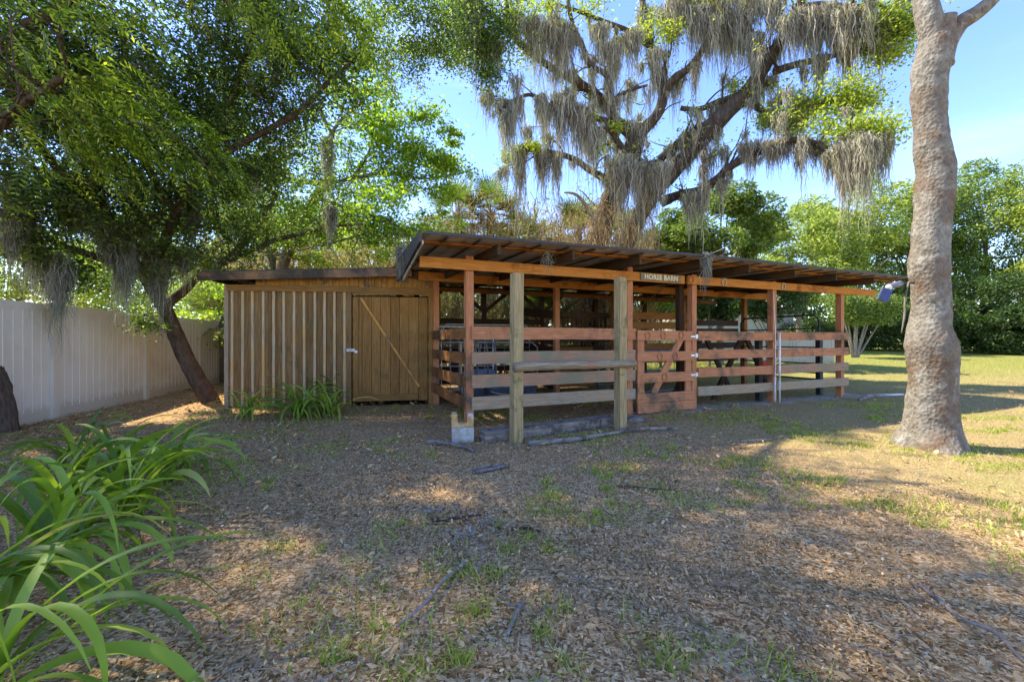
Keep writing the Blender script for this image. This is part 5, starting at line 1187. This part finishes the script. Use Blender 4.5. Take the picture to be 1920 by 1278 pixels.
# ================================================================ DRY THICKET
def thicket():
    acc = Acc(); mb = MB(); n = 19000
    px = rng.uniform(380, 1230, n); z = rng.uniform(12.6, 16.5, n)
    x = (px - 960) / F * z; top = np.where(px < 820, 4.7, 5.7) + rng.normal(0, .5, n)
    h = top * rng.uniform(.12, 1, n) ** .8
    P = np.stack([x, z, h], 1); V, Fc = strands(P, rng.uniform(.3, 1.1, n), 3, .022, .12); acc.add(V, Fc)
    m = 19000; px = rng.uniform(400, 1160, m); z = rng.uniform(12.6, 17, m); h = rng.uniform(.3, 1, m) * np.where(px < 820, 4.8, 5.8)
    V = leaves(np.stack([(px - 960) / F * z, z, h], 1), .16, .035, .1, .4); acc.add(V, np.arange(len(V)).reshape(-1, 4))
    o = acc.build('dry_thicket', 'dry_leaf'); tag(o, 'tangle of dry brown vines and dead fronds behind the shed and barn', 'thicket', kind='stuff')
    for k in range(230):
        px = rng.uniform(420, 1200); z = rng.uniform(12.8, 16.5); p = np.array(gp(px, z, 0.0)); pts = [p]; d = np.array([rng.normal(0, .25), rng.normal(0, .2), 1.0])
        for q in range(7): d = unit(d + rng.normal(0, .22, 3)); p = p + d * rng.uniform(.5, .9); pts.append(p)
        mb.tube(spline(pts, 2), list(np.linspace(.03, .008, 15)), 4, cap=False)
    o = mb.build('bare_stems', 'dead_bark'); tag(o, 'many thin bare grey stems standing in the dry thicket', 'stems', kind='stuff')
    m = 15000; px = rng.uniform(560, 1010, m); z = rng.uniform(12.6, 15.5, m); cl = .5 + .5 * np.sin(px * .031) * np.sin(z * 2.3 + px * .012); h = rng.uniform(.25, 1, m) * (4.2 + 1.2 * cl)
    k_ = rng.uniform(0, 1, m) < cl
    o = bigmesh('green_vines', leaves(np.stack([(px - 960) / F * z, z, h], 1)[k_], .13, .06, .7), 4, 'leaf_bright'); tag(o, 'bright green vine leaves growing through the dry thicket', 'vines', kind='stuff')
    # green undergrowth, so the openings are not see-through to the horizon
    m = 16000; px = rng.uniform(350, 1300, m); z = rng.uniform(17, 22, m); h = rng.uniform(0, 1, m) ** 1.1 * 5.4
    o = bigmesh('undergrowth', leaves(np.stack([(px - 960) / F * z, z, h], 1), .17, .07, .6), 4, 'leaf_yellowish'); tag(o, 'mass of pale green undergrowth behind the dry vines', 'undergrowth', kind='stuff')
thicket()
# ================================================================ STRAP-LEAVED LILIES
def lily(cx, cy, n, L, wid, label, seed, mat='lily', group='strap leaved lilies in the bottom left', lean=None):
    n = int(n * .8); wid *= .88
    rg = np.random.default_rng(seed); acc = Acc(); root = thing('lily_plant', Vector((cx, cy, 0)), label, 'plant', group)
    for k in range(n):
        az = rg.uniform(0, 6.283); 
        if lean is not None and rg.uniform() < .5: az = lean + rg.normal(0, .5)
        el = rg.uniform(.7, 1.45); l = L * rg.uniform(.6, 1.1); w_ = wid * rg.uniform(.5, 1.2); seg = 12
        p = np.array([cx + rg.normal(0, .05), cy + rg.normal(0, .05), 0.0]); d2 = np.array([math.cos(az), math.sin(az), 0]); s = np.array([-math.sin(az), math.cos(az), 0]); tw = rg.normal(0, .6); e = el; bend = rg.uniform(.10, .25) * (1.0 if rg.uniform() < .75 else 1.6)
        rows = []; side_b = rg.normal(0, .03)
        for i in range(seg + 1):
            f = i / seg; dd = d2 * math.cos(e) + np.array([0, 0, math.sin(e)]); 
            ww = w_ * (0.55 + .45 * min(1, f * 4)) * (1 - max(0, (f - .55) / .45) ** 1.8) * .5 + .001
            nn = -d2 * math.sin(e) + np.array([0, 0, math.cos(e)])
            ss = s * math.cos(tw * f) + nn * math.sin(tw * f)
            rows.append((p + ss * ww + nn * ww * .35, p, p - ss * ww + nn * ww * .35))
            p = p + dd * l / seg; e -= bend * (0.4 + 1.5 * f); e = max(e, -1.45); d2 = unit(d2 + s * side_b)
            if p[2] < 0.015: p[2] = 0.015
        V = np.array(rows).reshape(-1, 3); Fc = []
        for i in range(seg):
            a = i * 3; Fc += [[a, a + 1, a + 4, a + 3], [a + 1, a + 2, a + 5, a + 4]]
        acc.add(V, np.array(Fc))
    o = acc.build('leaves', mat, root); o.data.polygons.foreach_set('use_smooth', [True] * len(o.data.polygons))
lily(-2.42, 1.78, 30, 1.15, .052, 'tall lily clump second from the camera, its leaves arching in from the left edge', 1, lean=0.0)
lily(-1.85, 1.42, 26, 1.05, .045, 'frontmost lily clump whose leaves run off the bottom left corner', 21, lean=.2)
lily(-2.55, 2.35, 34, 1.1, .055, 'third lily clump from the camera along the left edge', 2, lean=-.2)
lily(-2.75, 2.95, 36, 1.1, .055, 'lily clump whose long leaves reach farthest right over the dry leaves', 3, lean=.15)
lily(-3.35, 3.1, 34, 1.0, .052, 'lily clump against the left edge in the middle of the bed', 4, lean=0)
lily(-3.6, 3.75, 34, .95, .050, 'lily clump in the rear of the bed toward the dark trunk', 5, lean=.3)
lily(-3.05, 3.65, 30, .9, .050, 'rearmost right lily clump beside open ground', 6, lean=.1)
lily(-4.3, 4.1, 28, .95, .050, 'lily clump at the foot of the dark trunk by the fence', 7)
gl = 'lilies at the foot of the shed'
lily(-3.45, 6.8, 80, 1.0, .042, 'larger dark green lily clump in front of the shed battens', 8, group=gl)
lily(-3.05, 6.9, 50, .9, .042, 'right side lily clump beside the shed door', 9, group=gl)
lily(-4.35, 6.85, 50, .8, .036, 'smaller light green lily clump at the left corner of the shed', 10, mat='weed', group=gl)
def fern():
    root = thing('fern', Vector((-3.25, 7.45, 0)), 'small blue green fern rising behind the lily clump against the shed', 'plant')
    st = np.repeat(np.array([[-3.25, 7.35, .45]]), 26, 0) + rng.normal(0, .05, (26, 3)); dr = rng.normal(size=(26, 3)) + np.array([0, -.2, .7])
    bigmesh('leaves', fronds(st, dr, rng.uniform(.25, .42, 26), 14, .012, .06), 4, 'leaf_dark', root)
    m = MB(); m.tube([Vector((-3.25, 7.35, 0)), Vector((-3.25, 7.35, .45))], .01, 5); m.build('stem', 'branch_bark', root)
fern()
# ================================================================ GROUND COVER
def lnoise(x, y, s, seed=0):
    return (np.sin(x * s + 1.3 * seed + 1.7 * np.sin(y * s * .7 + seed)) + np.sin(y * s * 1.3 + 2.1 * seed + 1.9 * np.sin(x * s * .6)) + np.sin((x + y) * s * .8 + seed)) / 3
def litter():
    Ps = []; S_ = []
    for z0, z1, dens, sz in ((1.2, 2.6, 4200, .020), (2.6, 4.5, 2500, .023), (4.5, 7.5, 800, .034), (7.5, 11, 240, .05)):
        x0, x1 = -1.28 * z1 - .3, min(1.28 * z1 + .3, 12); n = int((x1 - x0) * (z1 - z0) * dens)
        x = rng.uniform(x0, x1, n); y = rng.uniform(z0, z1, n)
        keep = rng.uniform(0, 1, n) < np.clip(1.05 - np.clip((x - 2.0 - lnoise(x, y, 1.6)) * .35, 0, .9), .08, 1) * np.clip(.65 + .8 * lnoise(x, y, 2.3, 3) + .5 * lnoise(x, y, 7.0, 4), .12, 1)
        x = x[keep]; y = y[keep]; Ps.append(np.stack([x, y, rng.uniform(.004, .035, len(x))], 1)); S_.append(np.full(len(x), sz))
    P = np.concatenate(Ps); sz = np.concatenate(S_)
    big = rng.uniform(0, 1, len(P)) < .035; sz = np.where(big, sz * rng.uniform(1.6, 3.0, len(P)), sz * rng.uniform(.5, 1.2, len(P)))
    n = len(P); a = rng.uniform(0, 6.283, n); tilt = rng.normal(0, .33, n)
    d = np.stack([np.cos(a) * np.cos(tilt), np.sin(a) * np.cos(tilt), np.sin(tilt)], 1)
    nr = unit(rng.normal(0, .5, (n, 3)) + np.array([0, 0, 1])); s = unit(np.cross(d, nr)); up = np.cross(s, d)
    L = sz[:, None]; W = L * rng.uniform(.18, .5, (n, 1)); cu = L * rng.uniform(-.1, .25, (n, 1))
    # six-sided leaf folded on the midrib, as two quads
    b0 = P - d * L * .5; t0 = P + d * L * .5 + up * cu; r1 = P - d * L * .12 + s * W * .5 + up * cu * .6; r2 = P + d * L * .22 + s * W * .42 + up * cu * .8
    l1 = P - d * L * .12 - s * W * .5 + up * cu * .6; l2 = P + d * L * .22 - s * W * .42 + up * cu * .8
    V = np.stack([b0, r1, r2, t0, l2, l1], 1).reshape(-1, 3); i = (np.arange(n) * 6)[:, None]
    Fc = np.concatenate([i + np.array([[0, 1, 2, 3]]), i + np.array([[0, 3, 4, 5]])])
    V[:, 2] = np.maximum(V[:, 2], .004)
    V[:, 2] += 0.008
    o = bigmesh('fallen_leaves', V, 4, 'litter_leaf', None, Fc); tag(o, 'brown and tan fallen oak leaves covering the yard', 'leaf litter', kind='stuff')
litter()
def blades(P, h, w_, lean=.5):
    n = len(P); a = rng.uniform(0, 6.283, n); s = np.stack([np.cos(a), np.sin(a), np.zeros(n)], 1) * (w_ / 2)[:, None]
    tip = np.stack([rng.normal(0, lean, n), rng.normal(0, lean, n), np.ones(n)], 1) * h[:, None]
    return np.stack([P - s, P + s, P + tip], 1).reshape(-1, 3)
def lawn():
    Ps = []; Hs = []
    for z0, z1, dens, hh, x1 in ((1.3, 4, 900, .030, 6), (4, 7, 800, .034, 10), (7, 12, 300, .045, 16), (12, 22, 90, .07, 30)):
        x0 = -2.0; n = int((x1 - x0) * (z1 - z0) * dens); x = rng.uniform(x0, x1, n); y = rng.uniform(z0, z1, n)
        side = .83 * x + .12 * y - 2.4 + lnoise(x, y, 1.4, 2) * .9
        keep = (rng.uniform(0, 1, n) < np.clip(side * .8 + .10, .07, 1)) & (x < 1.3 * z1)
        x = x[keep]; y = y[keep]; Ps.append(np.stack([x, y, ground_h(x, y)], 1)); Hs.append(hh * rng.uniform(.5, 1.3, len(x)))
    P = np.concatenate(Ps); h = np.concatenate(Hs)
    o = bigmesh('lawn_grass', blades(P, h, .10 * h + .002, .9), 3, 'lawn_blade'); tag(o, 'short dry yellow and green grass on the right lawn', 'grass', kind='stuff')
    Ps = []; Hs = []
    n = 1900; x = rng.uniform(-4, 9, n); y = 1.3 + 7 * rng.uniform(0, 1, n) ** 1.1
    for cx, cy in zip(x, y):
        if lnoise(cx, cy, 1.9, 5) < -.05 or (cx < -1.0 and rng.uniform() < .6) or abs(cx) > 1.3 * cy: continue
        k = rng.integers(10, 60); r = rng.uniform(.02, .10); Ps.append(np.stack([cx + rng.normal(0, r, k), cy + rng.normal(0, r, k), np.zeros(k)], 1)); Hs.append(rng.uniform(.02, .065, k))
    P = np.concatenate(Ps); h = np.concatenate(Hs)
    o = bigmesh('weeds', blades(P, h, .12 * h + .003, .7), 3, 'weed'); tag(o, 'small bright green weed tufts sprouting through the leaf litter', 'weeds', kind='stuff')
lawn()
def twigs():
    m = MB()
    for k in range(420):
        y = 1.4 + 6 * rng.uniform() ** 1.2; x = rng.uniform(-1.2 * y, 1.2 * y); a = rng.uniform(0, 6.28); L = rng.uniform(.05, .22)
        p0 = np.array([x, y, .02]); d = np.array([math.cos(a), math.sin(a), 0]); p1 = p0 + d * L * .5 + np.array([0, 0, .01]) + np.array([-d[1], d[0], 0]) * rng.normal(0, .02); p2 = p0 + d * L
        m.tube([p0, p1, p2], [.003, .0025, .0015], 4, cap=False)
    o = m.build('ground_twigs', 'dead_bark'); tag(o, 'scattered thin dry twigs among the leaf litter', 'twigs', kind='stuff')
twigs()
# moss and debris caught on the barn
acc = Acc()
moss_clump(acc, np.array(B(3.72, -0.78, 2.62)), .05, .62, 120, .012); moss_clump(acc, np.array(B(3.75, -0.77, 2.64)), .07, .40, 80, .012)
o = acc.build('hanging_moss', 'moss_dark'); tag(o, 'clump of grey moss hanging off the roof edge above the gate', 'moss')
acc = Acc(); moss_clump(acc, np.array(B(-0.86, 0.55, 2.62)), .12, .42, 140, .012); moss_clump(acc, np.array(B(-0.84, 0.8, 2.52)), .08, .3, 60, .012)
o = acc.build('hanging_moss', 'moss_dark'); tag(o, 'moss clump caught on the left corner of the barn roof over the shed', 'moss')
acc = Acc(); moss_clump(acc, np.array(B(1.0, -0.5, 2.50)), .02, .48, 30, .010)
o = acc.build('hanging_moss', 'moss'); tag(o, 'thin pale moss strand hanging before the beam over the left bay', 'moss')
o = MB().tube(spline([B(3.78, -0.74, 2.64), B(4.05, -0.80, 2.75), B(4.25, -0.82, 2.86)], 3), .007, 5).build('twig', 'dead_bark', None, True); tag(o, 'pale dead twig sticking up from the roof edge', 'branch')
